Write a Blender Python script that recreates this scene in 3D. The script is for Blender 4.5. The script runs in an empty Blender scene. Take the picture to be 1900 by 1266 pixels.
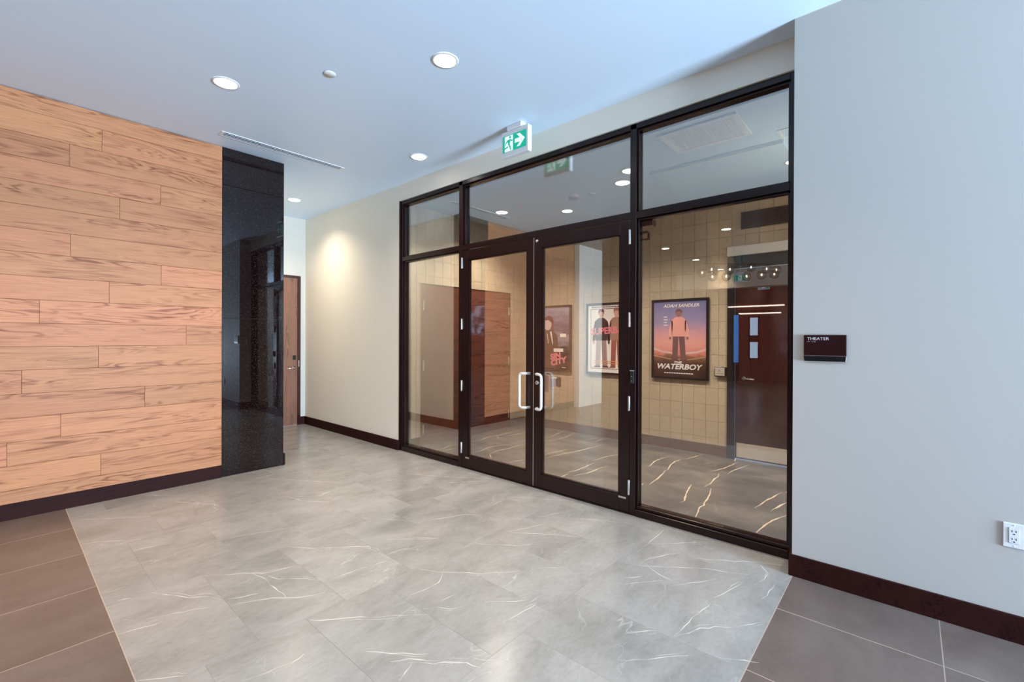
import bpy, bmesh, math, random
from mathutils import Vector, Matrix
random.seed(7)
scene = bpy.context.scene
COL = scene.collection
H = 3.297            # lobby ceiling height
HV = 3.07            # vestibule ceiling height
XR = 3.121           # right wall face
XC = 3.305           # cream wall and header face
XF = 3.32            # storefront frame face
YW = 5.152           # timber / granite wall face
YE = 7.36            # corridor end wall
XB = 5.70            # vestibule rear wall face
YL = 4.71            # vestibule left wall face

# ------------------------------------------------------------------ camera
cam_data = bpy.data.cameras.new('camera')
cam = bpy.data.objects.new('camera', cam_data)
COL.objects.link(cam)
TH, ROLL, PITCH, FPX, CYP = 0.7207, 0.0038, -0.0024, 841.19, 629.48
F = Vector((math.cos(TH) * math.cos(PITCH), math.sin(TH) * math.cos(PITCH), math.sin(PITCH)))
R = Vector((math.sin(TH), -math.cos(TH), 0))
U = R.cross(F)
R2 = math.cos(ROLL) * R + math.sin(ROLL) * U
U2 = -math.sin(ROLL) * R + math.cos(ROLL) * U
M = Matrix((R2, U2, -F)).transposed().to_4x4()
M.translation = Vector((0, 0, 1.4))
cam.matrix_world = M
cam_data.sensor_width = 36
cam_data.lens = FPX / 1900 * 36
cam_data.shift_y = (CYP - 633) / 1900
cam_data.clip_start = 0.02
scene.camera = cam

# ------------------------------------------------------------------ world, daylight, exposure
scene.view_settings.view_transform = 'Standard'
scene.view_settings.look = 'None'
scene.view_settings.gamma = 1
scene.view_settings.use_curve_mapping = False
scene.view_settings.exposure = 0.70
scene.cycles.max_bounces = 10
scene.cycles.transparent_max_bounces = 24
scene.cycles.sample_clamp_indirect = 4
scene.cycles.use_denoising = True
scene.cycles.caustics_reflective = False
scene.cycles.caustics_refractive = False
world = bpy.data.worlds.new('world')
scene.world = world
world.use_nodes = True
bg = world.node_tree.nodes['Background']
bg.inputs[0].default_value = (0.55, 0.75, 1.0, 1)
bg.inputs[1].default_value = 1.0

DAY = (0.57, 0.78, 1.0)
def area(name, loc, direction, sx, sy, power, col):
    l = bpy.data.lights.new(name, 'AREA')
    l.shape = 'RECTANGLE'; l.size = sx; l.size_y = sy; l.energy = power; l.color = col
    o = bpy.data.objects.new(name, l); COL.objects.link(o)
    o.location = loc
    o.rotation_euler = Vector(direction).to_track_quat('-Z', 'Y').to_euler()
    return o
area('entrance_daylight', (1.75, -7.9, 0.95), (0, 1, 0.95), 1.9, 1.6, 1900, DAY)

DOWN_P = 88         # lamp power of one lobby downlight
CORRIDOR_P = 74     # the corridor downlight
VEST_P = 215         # lamp power of one vestibule downlight
WARM = (1.0, 0.86, 0.68)

# ------------------------------------------------------------------ materials
def mat(name):
    m = bpy.data.materials.new(name); m.use_nodes = True
    nt = m.node_tree
    b = nt.nodes['Principled BSDF']
    return m, nt, b
def node(nt, t, **kw):
    n = nt.nodes.new(t)
    for k, v in kw.items():
        if k.startswith('i_'):
            n.inputs[k[2:].replace('_', ' ')].default_value = v
        else:
            setattr(n, k, v)
    return n
def ramp(nt, stops):
    r = nt.nodes.new('ShaderNodeValToRGB')
    e = r.color_ramp.elements
    while len(e) < len(stops): e.new(0.5)
    for el, (p, c) in zip(e, stops):
        el.position = p; el.color = (c[0], c[1], c[2], 1)
    return r
def plain(name, col, rough=0.5, metal=0.0, spec=0.5, noise=0.0, scale=8.0, bump=0.0, coat=0.0):
    m, nt, b = mat(name)
    b.inputs['Base Color'].default_value = (*col, 1)
    b.inputs['Roughness'].default_value = rough
    b.inputs['Metallic'].default_value = metal
    b.inputs['Specular IOR Level'].default_value = spec
    b.inputs['Coat Weight'].default_value = coat
    b.inputs['Coat Roughness'].default_value = 0.08
    if noise or bump:
        g = node(nt, 'ShaderNodeNewGeometry')
        n = node(nt, 'ShaderNodeTexNoise', i_Scale=scale, i_Detail=6.0)
        nt.links.new(g.outputs['Position'], n.inputs['Vector'])
        if noise:
            r = ramp(nt, [(0.3, [c * (1 - noise) for c in col]), (0.7, [min(1, c * (1 + noise)) for c in col])])
            nt.links.new(n.outputs['Fac'], r.inputs[0]); nt.links.new(r.outputs[0], b.inputs['Base Color'])
        if bump:
            bp = node(nt, 'ShaderNodeBump', i_Strength=bump, i_Distance=0.002)
            nt.links.new(n.outputs['Fac'], bp.inputs['Height']); nt.links.new(bp.outputs[0], b.inputs['Normal'])
    return m
def emit(name, col, strength):
    m, nt, b = mat(name)
    b.inputs['Base Color'].default_value = (*[min(1, c) for c in col], 1)
    b.inputs['Emission Color'].default_value = (*col, 1)
    b.inputs['Emission Strength'].default_value = strength
    b.inputs['Roughness'].default_value = 0.4
    return m

def wood(name, lo, hi, axis, rough=0.4, hue=0.12, grain=1.0, coat=0.0, spec=0.5):
    """straight and cathedral grain running along axis 0, 1 or 2; each plank gets its own tone and piece of grain"""
    m, nt, b = mat(name)
    g = node(nt, 'ShaderNodeNewGeometry')
    oi = node(nt, 'ShaderNodeObjectInfo')
    off = node(nt, 'ShaderNodeVectorMath', operation='SCALE')
    comb = node(nt, 'ShaderNodeCombineXYZ')
    for i in range(3): nt.links.new(oi.outputs['Random'], comb.inputs[i])
    nt.links.new(comb.outputs[0], off.inputs[0]); off.inputs['Scale'].default_value = 37.0
    add = node(nt, 'ShaderNodeVectorMath', operation='ADD')
    nt.links.new(g.outputs['Position'], add.inputs[0]); nt.links.new(off.outputs[0], add.inputs[1])
    sc1 = [9.0, 9.0, 9.0]; sc1[axis] = 0.9
    mp = node(nt, 'ShaderNodeMapping'); mp.inputs['Scale'].default_value = sc1
    nt.links.new(add.outputs[0], mp.inputs['Vector'])
    n1 = node(nt, 'ShaderNodeTexNoise', i_Scale=1.0, i_Detail=3.0, i_Distortion=0.6)
    nt.links.new(mp.outputs[0], n1.inputs['Vector'])
    # rings = fract-like bands of a stretched noise: cathedral figure
    mul = node(nt, 'ShaderNodeMath', operation='MULTIPLY'); mul.inputs[1].default_value = 85.0
    nt.links.new(n1.outputs['Fac'], mul.inputs[0])
    sn = node(nt, 'ShaderNodeMath', operation='SINE'); nt.links.new(mul.outputs[0], sn.inputs[0])
    mr = node(nt, 'ShaderNodeMapRange'); mr.inputs['From Min'].default_value = -1; mr.inputs['From Max'].default_value = 1
    nt.links.new(sn.outputs[0], mr.inputs['Value'])
    sc2 = [160.0, 160.0, 160.0]; sc2[axis] = 5.0
    mp2 = node(nt, 'ShaderNodeMapping'); mp2.inputs['Scale'].default_value = sc2
    nt.links.new(add.outputs[0], mp2.inputs['Vector'])
    n2 = node(nt, 'ShaderNodeTexNoise', i_Scale=1.0, i_Detail=4.0)
    nt.links.new(mp2.outputs[0], n2.inputs['Vector'])
    n3 = node(nt, 'ShaderNodeTexNoise', i_Scale=1.4, i_Detail=2.0)
    nt.links.new(mp.outputs[0], n3.inputs['Vector'])
    # rings show only in places
    msk = node(nt, 'ShaderNodeMapRange'); msk.inputs['From Min'].default_value = 0.42; msk.inputs['From Max'].default_value = 0.68
    nt.links.new(n3.outputs['Fac'], msk.inputs['Value'])
    pw = node(nt, 'ShaderNodeMath', operation='POWER'); pw.inputs[1].default_value = 2.5
    nt.links.new(mr.outputs['Result'], pw.inputs[0])
    rm = node(nt, 'ShaderNodeMath', operation='MULTIPLY')
    nt.links.new(pw.outputs[0], rm.inputs[0]); nt.links.new(msk.outputs['Result'], rm.inputs[1])
    s1 = node(nt, 'ShaderNodeMath', operation='MULTIPLY_ADD'); s1.inputs[1].default_value = 0.75 * grain
    nt.links.new(n2.outputs['Fac'], s1.inputs[0])
    s2 = node(nt, 'ShaderNodeMath', operation='MULTIPLY'); s2.inputs[1].default_value = 0.62 * grain
    nt.links.new(rm.outputs[0], s2.inputs[0]); nt.links.new(s2.outputs[0], s1.inputs[2])
    r = ramp(nt, [(0.25, hi), (1.0, lo)])
    nt.links.new(s1.outputs[0], r.inputs[0])
    hsv = node(nt, 'ShaderNodeHueSaturation')
    v = node(nt, 'ShaderNodeMapRange'); v.inputs['To Min'].default_value = 1 - hue; v.inputs['To Max'].default_value = 1 + hue
    nt.links.new(oi.outputs['Random'], v.inputs['Value']); nt.links.new(v.outputs['Result'], hsv.inputs['Value'])
    w = node(nt, 'ShaderNodeTexWhiteNoise', noise_dimensions='1D'); nt.links.new(oi.outputs['Random'], w.inputs['W'])
    hv = node(nt, 'ShaderNodeMapRange'); hv.inputs['To Min'].default_value = 0.5 - hue * 0.03; hv.inputs['To Max'].default_value = 0.5 + hue * 0.03
    nt.links.new(w.outputs['Value'], hv.inputs['Value']); nt.links.new(hv.outputs['Result'], hsv.inputs['Hue'])
    nt.links.new(r.outputs[0], hsv.inputs['Color']); nt.links.new(hsv.outputs[0], b.inputs['Base Color'])
    b.inputs['Roughness'].default_value = rough
    b.inputs['Specular IOR Level'].default_value = spec
    b.inputs['Coat Weight'].default_value = coat
    b.inputs['Coat Roughness'].default_value = 0.06
    bp = node(nt, 'ShaderNodeBump', i_Strength=0.12, i_Distance=0.001)
    nt.links.new(n2.outputs['Fac'], bp.inputs['Height']); nt.links.new(bp.outputs[0], b.inputs['Normal'])
    return m

def stone(name, c0, c1, c2, rough, tone=0.05, streak=(1.2, 1.6, 1), vein=0.0, vcol=(0.8, 0.78, 0.74), spec=0.5, rot=0.0, speck=0.0):
    """mottled honed tile; tone differs tile by tile, a fine hairline veining on top"""
    m, nt, b = mat(name)
    g = node(nt, 'ShaderNodeNewGeometry'); oi = node(nt, 'ShaderNodeObjectInfo')
    comb = node(nt, 'ShaderNodeCombineXYZ')
    for i in range(3): nt.links.new(oi.outputs['Random'], comb.inputs[i])
    off = node(nt, 'ShaderNodeVectorMath', operation='SCALE'); off.inputs['Scale'].default_value = 23.0
    nt.links.new(comb.outputs[0], off.inputs[0])
    add = node(nt, 'ShaderNodeVectorMath', operation='ADD')
    nt.links.new(g.outputs['Position'], add.inputs[0]); nt.links.new(off.outputs[0], add.inputs[1])
    mp = node(nt, 'ShaderNodeMapping'); mp.inputs['Scale'].default_value = streak; mp.inputs['Rotation'].default_value = (0, 0, rot)
    nt.links.new(add.outputs[0], mp.inputs['Vector'])
    n1 = node(nt, 'ShaderNodeTexNoise', i_Scale=2.2, i_Detail=10.0, i_Roughness=0.62, i_Distortion=0.4)
    nt.links.new(mp.outputs[0], n1.inputs['Vector'])
    r = ramp(nt, [(0.3, c0), (0.5, c1), (0.72, c2)])
    nt.links.new(n1.outputs['Fac'], r.inputs[0])
    n2 = node(nt, 'ShaderNodeTexNoise', i_Scale=26.0, i_Detail=8.0, i_Roughness=0.7)
    nt.links.new(mp.outputs[0], n2.inputs['Vector'])
    r2 = ramp(nt, [(0.3, (0.75, 0.75, 0.75)), (0.55, (1, 1, 1))])
    nt.links.new(n2.outputs['Fac'], r2.inputs[0])
    mx = node(nt, 'ShaderNodeMix', data_type='RGBA', blend_type='MULTIPLY'); mx.inputs['Factor'].default_value = 0.5
    nt.links.new(r.outputs[0], mx.inputs['A']); nt.links.new(r2.outputs[0], mx.inputs['B'])
    col = mx.outputs['Result']
    if vein:
        mp3 = node(nt, 'ShaderNodeMapping'); mp3.inputs['Scale'].default_value = (0.55, 1.5, 1); mp3.inputs['Rotation'].default_value = (0, 0, rot + 0.75)
        nt.links.new(add.outputs[0], mp3.inputs['Vector'])
        for sc_, wd in ((1.3, 0.004), (2.9, 0.0045)):
            n3 = node(nt, 'ShaderNodeTexNoise', i_Scale=sc_, i_Detail=5.0, i_Roughness=0.45, i_Distortion=0.5)
            nt.links.new(mp3.outputs[0], n3.inputs['Vector'])
            a1 = node(nt, 'ShaderNodeMath', operation='SUBTRACT'); a1.inputs[1].default_value = 0.5
            nt.links.new(n3.outputs['Fac'], a1.inputs[0])
            a2 = node(nt, 'ShaderNodeMath', operation='ABSOLUTE'); nt.links.new(a1.outputs[0], a2.inputs[0])
            a3 = node(nt, 'ShaderNodeMapRange'); a3.inputs['From Min'].default_value = 0; a3.inputs['From Max'].default_value = wd
            a3.inputs['To Min'].default_value = vein; a3.inputs['To Max'].default_value = 0
            nt.links.new(a2.outputs[0], a3.inputs['Value'])
            n4 = node(nt, 'ShaderNodeTexNoise', i_Scale=2.6, i_Detail=2.0); nt.links.new(add.outputs[0], n4.inputs['Vector'])
            a4 = node(nt, 'ShaderNodeMapRange'); a4.inputs['From Min'].default_value = 0.48; a4.inputs['From Max'].default_value = 0.66
            nt.links.new(n4.outputs['Fac'], a4.inputs['Value'])
            a5 = node(nt, 'ShaderNodeMath', operation='MULTIPLY'); nt.links.new(a3.outputs['Result'], a5.inputs[0]); nt.links.new(a4.outputs['Result'], a5.inputs[1])
            mv = node(nt, 'ShaderNodeMix', data_type='RGBA'); mv.inputs['B'].default_value = (*vcol, 1)
            nt.links.new(a5.outputs[0], mv.inputs['Factor']); nt.links.new(col, mv.inputs['A']); col = mv.outputs['Result']
    hsv = node(nt, 'ShaderNodeHueSaturation')
    v = node(nt, 'ShaderNodeMapRange'); v.inputs['To Min'].default_value = 1 - tone; v.inputs['To Max'].default_value = 1 + tone
    nt.links.new(oi.outputs['Random'], v.inputs['Value']); nt.links.new(v.outputs['Result'], hsv.inputs['Value'])
    nt.links.new(col, hsv.inputs['Color']); nt.links.new(hsv.outputs[0], b.inputs['Base Color'])
    b.inputs['Roughness'].default_value = rough
    b.inputs['Specular IOR Level'].default_value = spec
    return m

def glass(name, f0=0.10, k=0.40, tint=(0.975, 0.98, 0.98)):
    """coated architectural glass: clear transmission plus a mirror share that grows with the angle"""
    m = bpy.data.materials.new(name); m.use_nodes = True
    nt = m.node_tree; nt.nodes.clear()
    out = nt.nodes.new('ShaderNodeOutputMaterial')
    tr = nt.nodes.new('ShaderNodeBsdfTransparent'); tr.inputs[0].default_value = (*tint, 1)
    gl = nt.nodes.new('ShaderNodeBsdfAnisotropic'); gl.inputs['Roughness'].default_value = 0.0
    gl.inputs['Color'].default_value = (1, 1, 1, 1)
    lw = nt.nodes.new('ShaderNodeLayerWeight'); lw.inputs['Blend'].default_value = 0.5
    ma = node(nt, 'ShaderNodeMath', operation='MULTIPLY_ADD'); ma.inputs[1].default_value = k; ma.inputs[2].default_value = f0
    nt.links.new(lw.outputs['Facing'], ma.inputs[0])
    mx = nt.nodes.new('ShaderNodeMixShader')
    nt.links.new(ma.outputs[0], mx.inputs[0]); nt.links.new(tr.outputs[0], mx.inputs[1]); nt.links.new(gl.outputs[0], mx.inputs[2])
    nt.links.new(mx.outputs[0], out.inputs[0])
    return m

def granite(name):
    m, nt, b = mat(name)
    g = node(nt, 'ShaderNodeNewGeometry')
    v = node(nt, 'ShaderNodeTexVoronoi', i_Scale=420.0); nt.links.new(g.outputs['Position'], v.inputs['Vector'])
    w = node(nt, 'ShaderNodeTexWhiteNoise', noise_dimensions='3D'); nt.links.new(v.outputs['Position'], w.inputs['Vector'])
    r = ramp(nt, [(0.0, (0.004, 0.0018, 0.0018)), (0.88, (0.008, 0.003, 0.003)), (0.97, (0.022, 0.010, 0.008)), (0.997, (0.12, 0.10, 0.09))])
    nt.links.new(w.outputs['Value'], r.inputs[0]); nt.links.new(r.outputs[0], b.inputs['Base Color'])
    b.inputs['Roughness'].default_value = 0.015
    b.inputs['IOR'].default_value = 1.5
    return m

MT = {}
MT['paint'] = plain('wall_paint', (0.74, 0.72, 0.67), 0.6, spec=0.25, bump=0.03, scale=220)
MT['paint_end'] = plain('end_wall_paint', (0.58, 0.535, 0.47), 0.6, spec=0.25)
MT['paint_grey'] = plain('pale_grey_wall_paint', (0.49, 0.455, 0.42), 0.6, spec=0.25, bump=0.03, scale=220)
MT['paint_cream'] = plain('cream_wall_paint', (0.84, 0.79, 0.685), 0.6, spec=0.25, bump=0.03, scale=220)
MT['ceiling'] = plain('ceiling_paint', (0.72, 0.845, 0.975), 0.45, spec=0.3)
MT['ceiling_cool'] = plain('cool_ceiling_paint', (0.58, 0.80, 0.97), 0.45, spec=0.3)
MT['white_cool'] = plain('white_powder_coat', (0.80, 0.90, 0.97), 0.4)
MT['plank'] = wood('oak_plank', (0.18, 0.050, 0.018), (0.495, 0.207, 0.095), 0, 0.5, 0.11, spec=0.2)
MT['maroon_wood'] = wood('dark_stained_wood', (0.006, 0.0018, 0.0015), (0.030, 0.0065, 0.005), 0, 0.6, 0.15, spec=0.10)
MT['maroon_wood_v'] = wood('dark_stained_door_wood', (0.009, 0.002, 0.0018), (0.042, 0.0075, 0.006), 2, 0.16, 0.1, coat=0.5)
MT['door_wood'] = wood('brown_door_wood', (0.10, 0.04, 0.022), (0.23, 0.105, 0.06), 2, 0.3, 0.08)
MT['door_wood_h'] = wood('red_brown_door_wood', (0.05, 0.012, 0.007), (0.14, 0.042, 0.024), 0, 0.25, 0.1)
MT['brown_base'] = wood('brown_wood_base', (0.045, 0.015, 0.007), (0.10, 0.038, 0.018), 1, 0.4, 0.1)
MT['bronze'] = plain('dark_bronze_metal', (0.011, 0.0022, 0.0026), 0.26, metal=0.0, spec=0.38)
MT['black'] = plain('black_paint', (0.006, 0.006, 0.007), 0.3)
MT['black_matte'] = plain('black_matte', (0.006, 0.006, 0.007), 0.7)
MT['granite'] = granite('black_granite')
MT['marble'] = stone('grey_marble_tile', (0.245, 0.232, 0.215), (0.315, 0.30, 0.282), (0.37, 0.355, 0.335), 0.24, 0.045, (1.0, 1.9, 1), vein=0.45, vcol=(0.6, 0.58, 0.54), spec=0.5, rot=0.75)
MT['dark_tile'] = stone('brown_grey_floor_tile', (0.122, 0.087, 0.072), (0.154, 0.115, 0.097), (0.19, 0.147, 0.127), 0.3, 0.06, spec=0.5)
MT['vest_floor'] = stone('dark_veined_floor', (0.032, 0.024, 0.018), (0.08, 0.064, 0.05), (0.165, 0.145, 0.125), 0.3, 0.0, (1.6, 0.8, 1), vein=0.3, vcol=(0.35, 0.32, 0.28), rot=0.5)
MT['vein_white'] = plain('white_vein', (0.66, 0.62, 0.56), 0.24)
MT['vein_cream'] = plain('cream_vein', (0.66, 0.54, 0.41), 0.3)
MT['grout_dark'] = plain('grey_grout', (0.235, 0.22, 0.205), 0.7)
MT['grout_light'] = plain('light_grout', (0.42, 0.32, 0.26), 0.8)
MT['wall_tile'] = stone('beige_wall_tile', (0.47, 0.385, 0.285), (0.50, 0.415, 0.31), (0.53, 0.44, 0.33), 0.28, 0.025, (1, 1, 1), spec=0.4)
MT['tile_grout'] = plain('beige_grout', (0.33, 0.27, 0.2), 0.8)
MT['tile_trim'] = plain('pale_tile_trim', (0.62, 0.54, 0.43), 0.35)
MT['white'] = plain('white_plastic', (0.78, 0.78, 0.79), 0.4)
MT['white_gloss'] = plain('white_enamel', (0.68, 0.65, 0.61), 0.25)
MT['grey_plastic'] = plain('grey_plastic', (0.35, 0.36, 0.37), 0.5)
MT['vent_grey'] = plain('grey_vent_metal', (0.42, 0.45, 0.50), 0.4)
MT['steel'] = plain('brushed_steel', (0.70, 0.64, 0.56), 0.3, metal=0.45)
MT['chrome'] = plain('chrome', (0.8, 0.78, 0.76), 0.12, metal=1.0)
MT['alu'] = plain('aluminium', (0.6, 0.58, 0.56), 0.35, metal=0.8)
MT['glass'] = glass('coated_glass')
MT['thin_glass'] = glass('thin_clear_glass', 0.06, 0.75, (0.99, 0.97, 0.95))
MT['downlight'] = emit('downlight_lens', (1.0, 0.93, 0.80), 9.0)
MT['bulb'] = emit('filament_bulb', (1.0, 0.72, 0.42), 14.0)
MT['exit_green'] = emit('exit_green', (0.002, 0.34, 0.21), 0.45)
MT['exit_white'] = emit('exit_white', (0.80, 0.92, 0.88), 0.35)
MT['plaque'] = plain('maroon_plaque', (0.020, 0.0035, 0.004), 0.5, spec=0.15)
MT['lobby_wood'] = wood('lobby_panel_wood', (0.05, 0.014, 0.008), (0.14, 0.045, 0.024), 2, 0.3, 0.2)
MT['soffit'] = plain('soffit_paint', (0.62, 0.5, 0.36), 0.6)
MT['cove'] = emit('cove_light', (1.0, 0.86, 0.72), 3.0)
MT['window_glow'] = emit('daylit_window', (0.45, 0.6, 0.8), 1.3)
MT['blue_screen'] = emit('blue_screen', (0.03, 0.16, 0.45), 1.6)
MT['tv_picture'] = emit('tv_picture', (0.22, 0.45, 0.75), 5.0)
_nt = MT['tv_picture'].node_tree
_g = node(_nt, 'ShaderNodeNewGeometry'); _n = node(_nt, 'ShaderNodeTexNoise', i_Scale=2.6, i_Detail=3.0)
_nt.links.new(_g.outputs['Position'], _n.inputs['Vector'])
_r = ramp(_nt, [(0.42, (0.02, 0.03, 0.05)), (0.5, (0.12, 0.28, 0.42)), (0.6, (0.45, 0.7, 0.95))])
_nt.links.new(_n.outputs['Fac'], _r.inputs[0]); _nt.links.new(_r.outputs[0], _nt.nodes['Principled BSDF'].inputs['Emission Color'])
VESTIBULE_VEINS=[
[(4.707,2.139),(4.946,2.181),(5.133,2.179),(5.284,2.142)],
[(4.14,1.871),(4.353,1.89),(4.52,1.911),(4.702,1.95)],
[(4.714,1.937),(4.929,1.989),(5.106,2.005),(5.289,1.979)],
[(5.284,1.957),(5.472,1.915),(5.652,1.879)],
[(3.855,1.473),(3.914,1.456),(4.14,1.52),(4.418,1.574)],
[(3.549,1.261),(3.658,1.262),(3.854,1.307),(3.926,1.298),(4.017,1.316),(4.203,1.341),(4.419,1.392)],
[(4.417,1.458),(4.554,1.441),(4.737,1.463),(4.835,1.456),(4.975,1.491)],
[(4.988,1.572),(5.186,1.505),(5.555,1.464)],
[(4.985,1.409),(5.095,1.417),(5.238,1.394),(5.54,1.338)],
[(5.563,1.498),(5.75,1.534)],
[(4.152,0.961),(4.412,0.927),(4.729,0.876)],
[(3.6,0.831),(3.863,0.811),(3.951,0.791),(4.164,0.727)],
[(4.166,0.847),(4.361,0.812),(4.551,0.772)],
[(4.746,0.845),(4.874,0.827)],
[(5.058,3.831),(5.268,3.841),(5.69,3.928)],
[(4.928,3.721),(5.092,3.665),(5.314,3.656),(5.637,3.718)],
[(5.343,3.364),(5.628,3.27)],
[(5.358,3.198),(5.542,3.209),(5.689,3.151)],
[(4.3,3.287),(4.5,3.28),(4.771,3.24)],
[(4.206,3.195),(4.476,3.159),(4.758,3.096),(5.035,3.056),(5.318,3.027)],
[(4.498,2.72),(4.762,2.7),(5.019,2.628)],
[(3.892,2.693),(4.036,2.651),(4.257,2.653),(4.454,2.666)],
[(3.88,2.565),(4.079,2.508),(4.279,2.51),(4.445,2.486)],
[(3.695,2.641),(3.91,2.645)],
[(4.067,1.921),(4.125,1.93)],
[(3.576,4.46),(3.725,4.417),(3.89,4.486),(4.025,4.468)],
[(3.641,4.348),(3.771,4.335),(3.88,4.307)],
[(4.208,4.45),(4.386,4.417),(4.602,4.476),(4.82,4.432),(5.133,4.461),(5.347,4.446)],
[(4.063,4.296),(4.194,4.283)],
[(4.807,4.328),(4.987,4.289),(5.186,4.258)],
[(3.787,3.997),(3.928,3.983),(4.152,4.038),(4.335,4.014),(4.487,3.926)],
[(3.926,3.804),(4.108,3.844),(4.298,3.815),(4.486,3.829),(4.603,3.779)],
[(3.699,3.399),(3.824,3.381),(4.034,3.322)],
[(3.926,3.804),(3.817,3.666)],
[(4.7,4.406),(4.626,4.299)]]
LOBBY_VEINS=[
[(0.807,3.101),(1.005,2.925),(1.048,2.877),(1.118,2.846),(1.182,2.822),(1.233,2.776)],
[(1.005,2.925),(1.028,2.823),(1.027,2.713),(1.033,2.512)],
[(1.057,2.821),(1.084,2.736),(1.157,2.663),(1.235,2.546)],
[(0.561,3.121),(0.59,3.062),(0.637,2.982),(0.685,2.903),(0.747,2.854),(0.795,2.754)],
[(0.497,2.842),(0.576,2.798),(0.624,2.777),(0.694,2.745),(0.805,2.673)],
[(0.805,2.657),(0.892,2.62),(0.978,2.561),(1.072,2.468),(1.19,2.401)],
[(0.821,2.725),(0.966,2.652)],
[(0.382,2.954),(0.455,2.865)],
[(0.374,2.794),(0.475,2.76),(0.545,2.755)],
[(0.384,4.808),(0.575,4.621),(0.79,4.433)],
[(0.851,5.097),(1.037,4.856)],
[(0.869,4.843),(1.002,4.695),(1.113,4.509),(1.236,4.309)],
[(0.365,4.19),(0.512,4.116),(0.63,4.005)],
[(0.594,3.805),(0.682,3.796),(0.764,3.764)],
[(1.709,4.884),(1.947,4.49),(2.212,4.088)],
[(1.695,4.088),(1.741,3.872),(1.895,3.668)],
[(1.727,4.053),(1.891,3.904)],
[(1.081,3.555),(1.267,3.481),(1.456,3.386)],
[(1.28,3.127),(1.4,2.952),(1.537,2.826)],
[(0.368,2.371),(0.455,2.297),(0.516,2.238)],
[(0.66,2.038),(0.754,2.009),(0.837,1.995),(0.9,1.999)],
[(1.031,2.22),(1.14,2.112)],
[(0.428,3.148),(0.478,3.131)],
[(0.381,3.297),(0.478,3.29)],
[(1.025,2.224),(1.139,2.126),(1.233,2.026),(1.348,1.921),(1.446,1.823)],
[(1.455,1.876),(1.508,1.837),(1.553,1.779),(1.619,1.738)],
[(1.709,1.682),(1.75,1.656),(1.822,1.564),(1.881,1.531)],
[(1.696,2.216),(1.738,2.117),(1.832,2.011),(1.879,1.924),(1.953,1.865),(2.08,1.748)],
[(2.177,1.695),(2.277,1.59)],
[(1.46,2.037),(1.573,2.02),(1.671,2.018),(1.787,2.103)],
[(2.165,2.208),(2.221,2.122),(2.325,1.98),(2.423,1.905)],
[(2.427,2.21),(2.483,2.097),(2.593,1.949),(2.67,1.814),(2.735,1.684)],
[(2.446,2.178),(2.577,2.119),(2.726,2.059)],
[(2.807,2.208),(2.868,2.098),(2.987,1.919),(3.08,1.747),(3.157,1.605)],
[(2.796,2.179),(2.954,2.122),(3.174,2.002)],
[(2.976,2.675),(3.085,2.494),(3.162,2.357),(3.238,2.222)],
[(2.786,3.892),(2.9,3.664),(3.031,3.45),(3.228,3.155)],
[(2.768,3.436),(2.974,3.27),(3.155,3.097)],
[(1.955,3.089),(2.014,2.977),(2.093,2.81)],
[(2.087,2.801),(2.277,2.729),(2.465,2.638),(2.529,2.536)],
[(1.74,2.761),(1.895,2.61),(2.046,2.451)],
[(1.339,3.023),(1.455,2.902),(1.646,2.731),(1.663,2.639),(1.646,2.465)],
[(1.286,2.514),(1.438,2.495),(1.619,2.456)],
[(1.618,1.503),(1.733,1.488),(1.881,1.471)],
[(1.088,1.818),(1.158,1.724),(1.265,1.594)],
[(1.127,1.684),(1.188,1.634),(1.274,1.524)],
[(1.228,1.534),(1.279,1.503),(1.348,1.427)],
[(1.256,1.502),(1.338,1.429),(1.357,1.363)],
[(1.558,1.865),(1.654,1.855)],
[(1.088,1.557),(1.131,1.583),(1.189,1.606)],
[(1.377,1.421),(1.426,1.348)],
[(2.598,1.332),(2.636,1.211),(2.748,1.073),(2.85,0.933),(2.9,0.803),(2.949,0.712)],
[(2.63,1.257),(2.732,1.242),(2.867,1.175),(2.95,1.125)],
[(2.941,1.041),(3.003,0.919),(3.068,0.825),(3.159,0.703),(3.222,0.554)],
[(2.957,1.307),(3.134,1.138),(3.263,1.013)],
[(2.369,1.215),(2.458,1.142),(2.552,1.07)],
[(2.529,1.011),(2.675,0.898),(2.775,0.837)],
[(2.103,0.825),(2.257,0.818),(2.413,0.799),(2.496,0.789)],
[(2.097,0.827),(2.177,0.788),(2.249,0.754),(2.308,0.704),(2.357,0.637)],
[(2.377,0.628),(2.446,0.58),(2.511,0.539)],
[(2.096,0.639),(2.114,0.584),(2.149,0.534),(2.175,0.482)],
[(1.973,1.01),(2.051,0.941),(2.092,0.907)],
[(1.804,0.923),(1.911,0.828),(2.018,0.73)],
[(2.561,0.788),(2.687,0.754),(2.816,0.723)],
[(2.851,0.666),(2.955,0.635),(3.037,0.631),(3.134,0.692)],
[(2.724,0.59),(2.939,0.568)],
[(2.427,1.245),(2.508,1.178)],
[(2.78,1.336),(3.091,1.343),(3.28,1.345)],
[(2.66,1.223),(2.592,1.112),(2.581,1.02)]]

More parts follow.
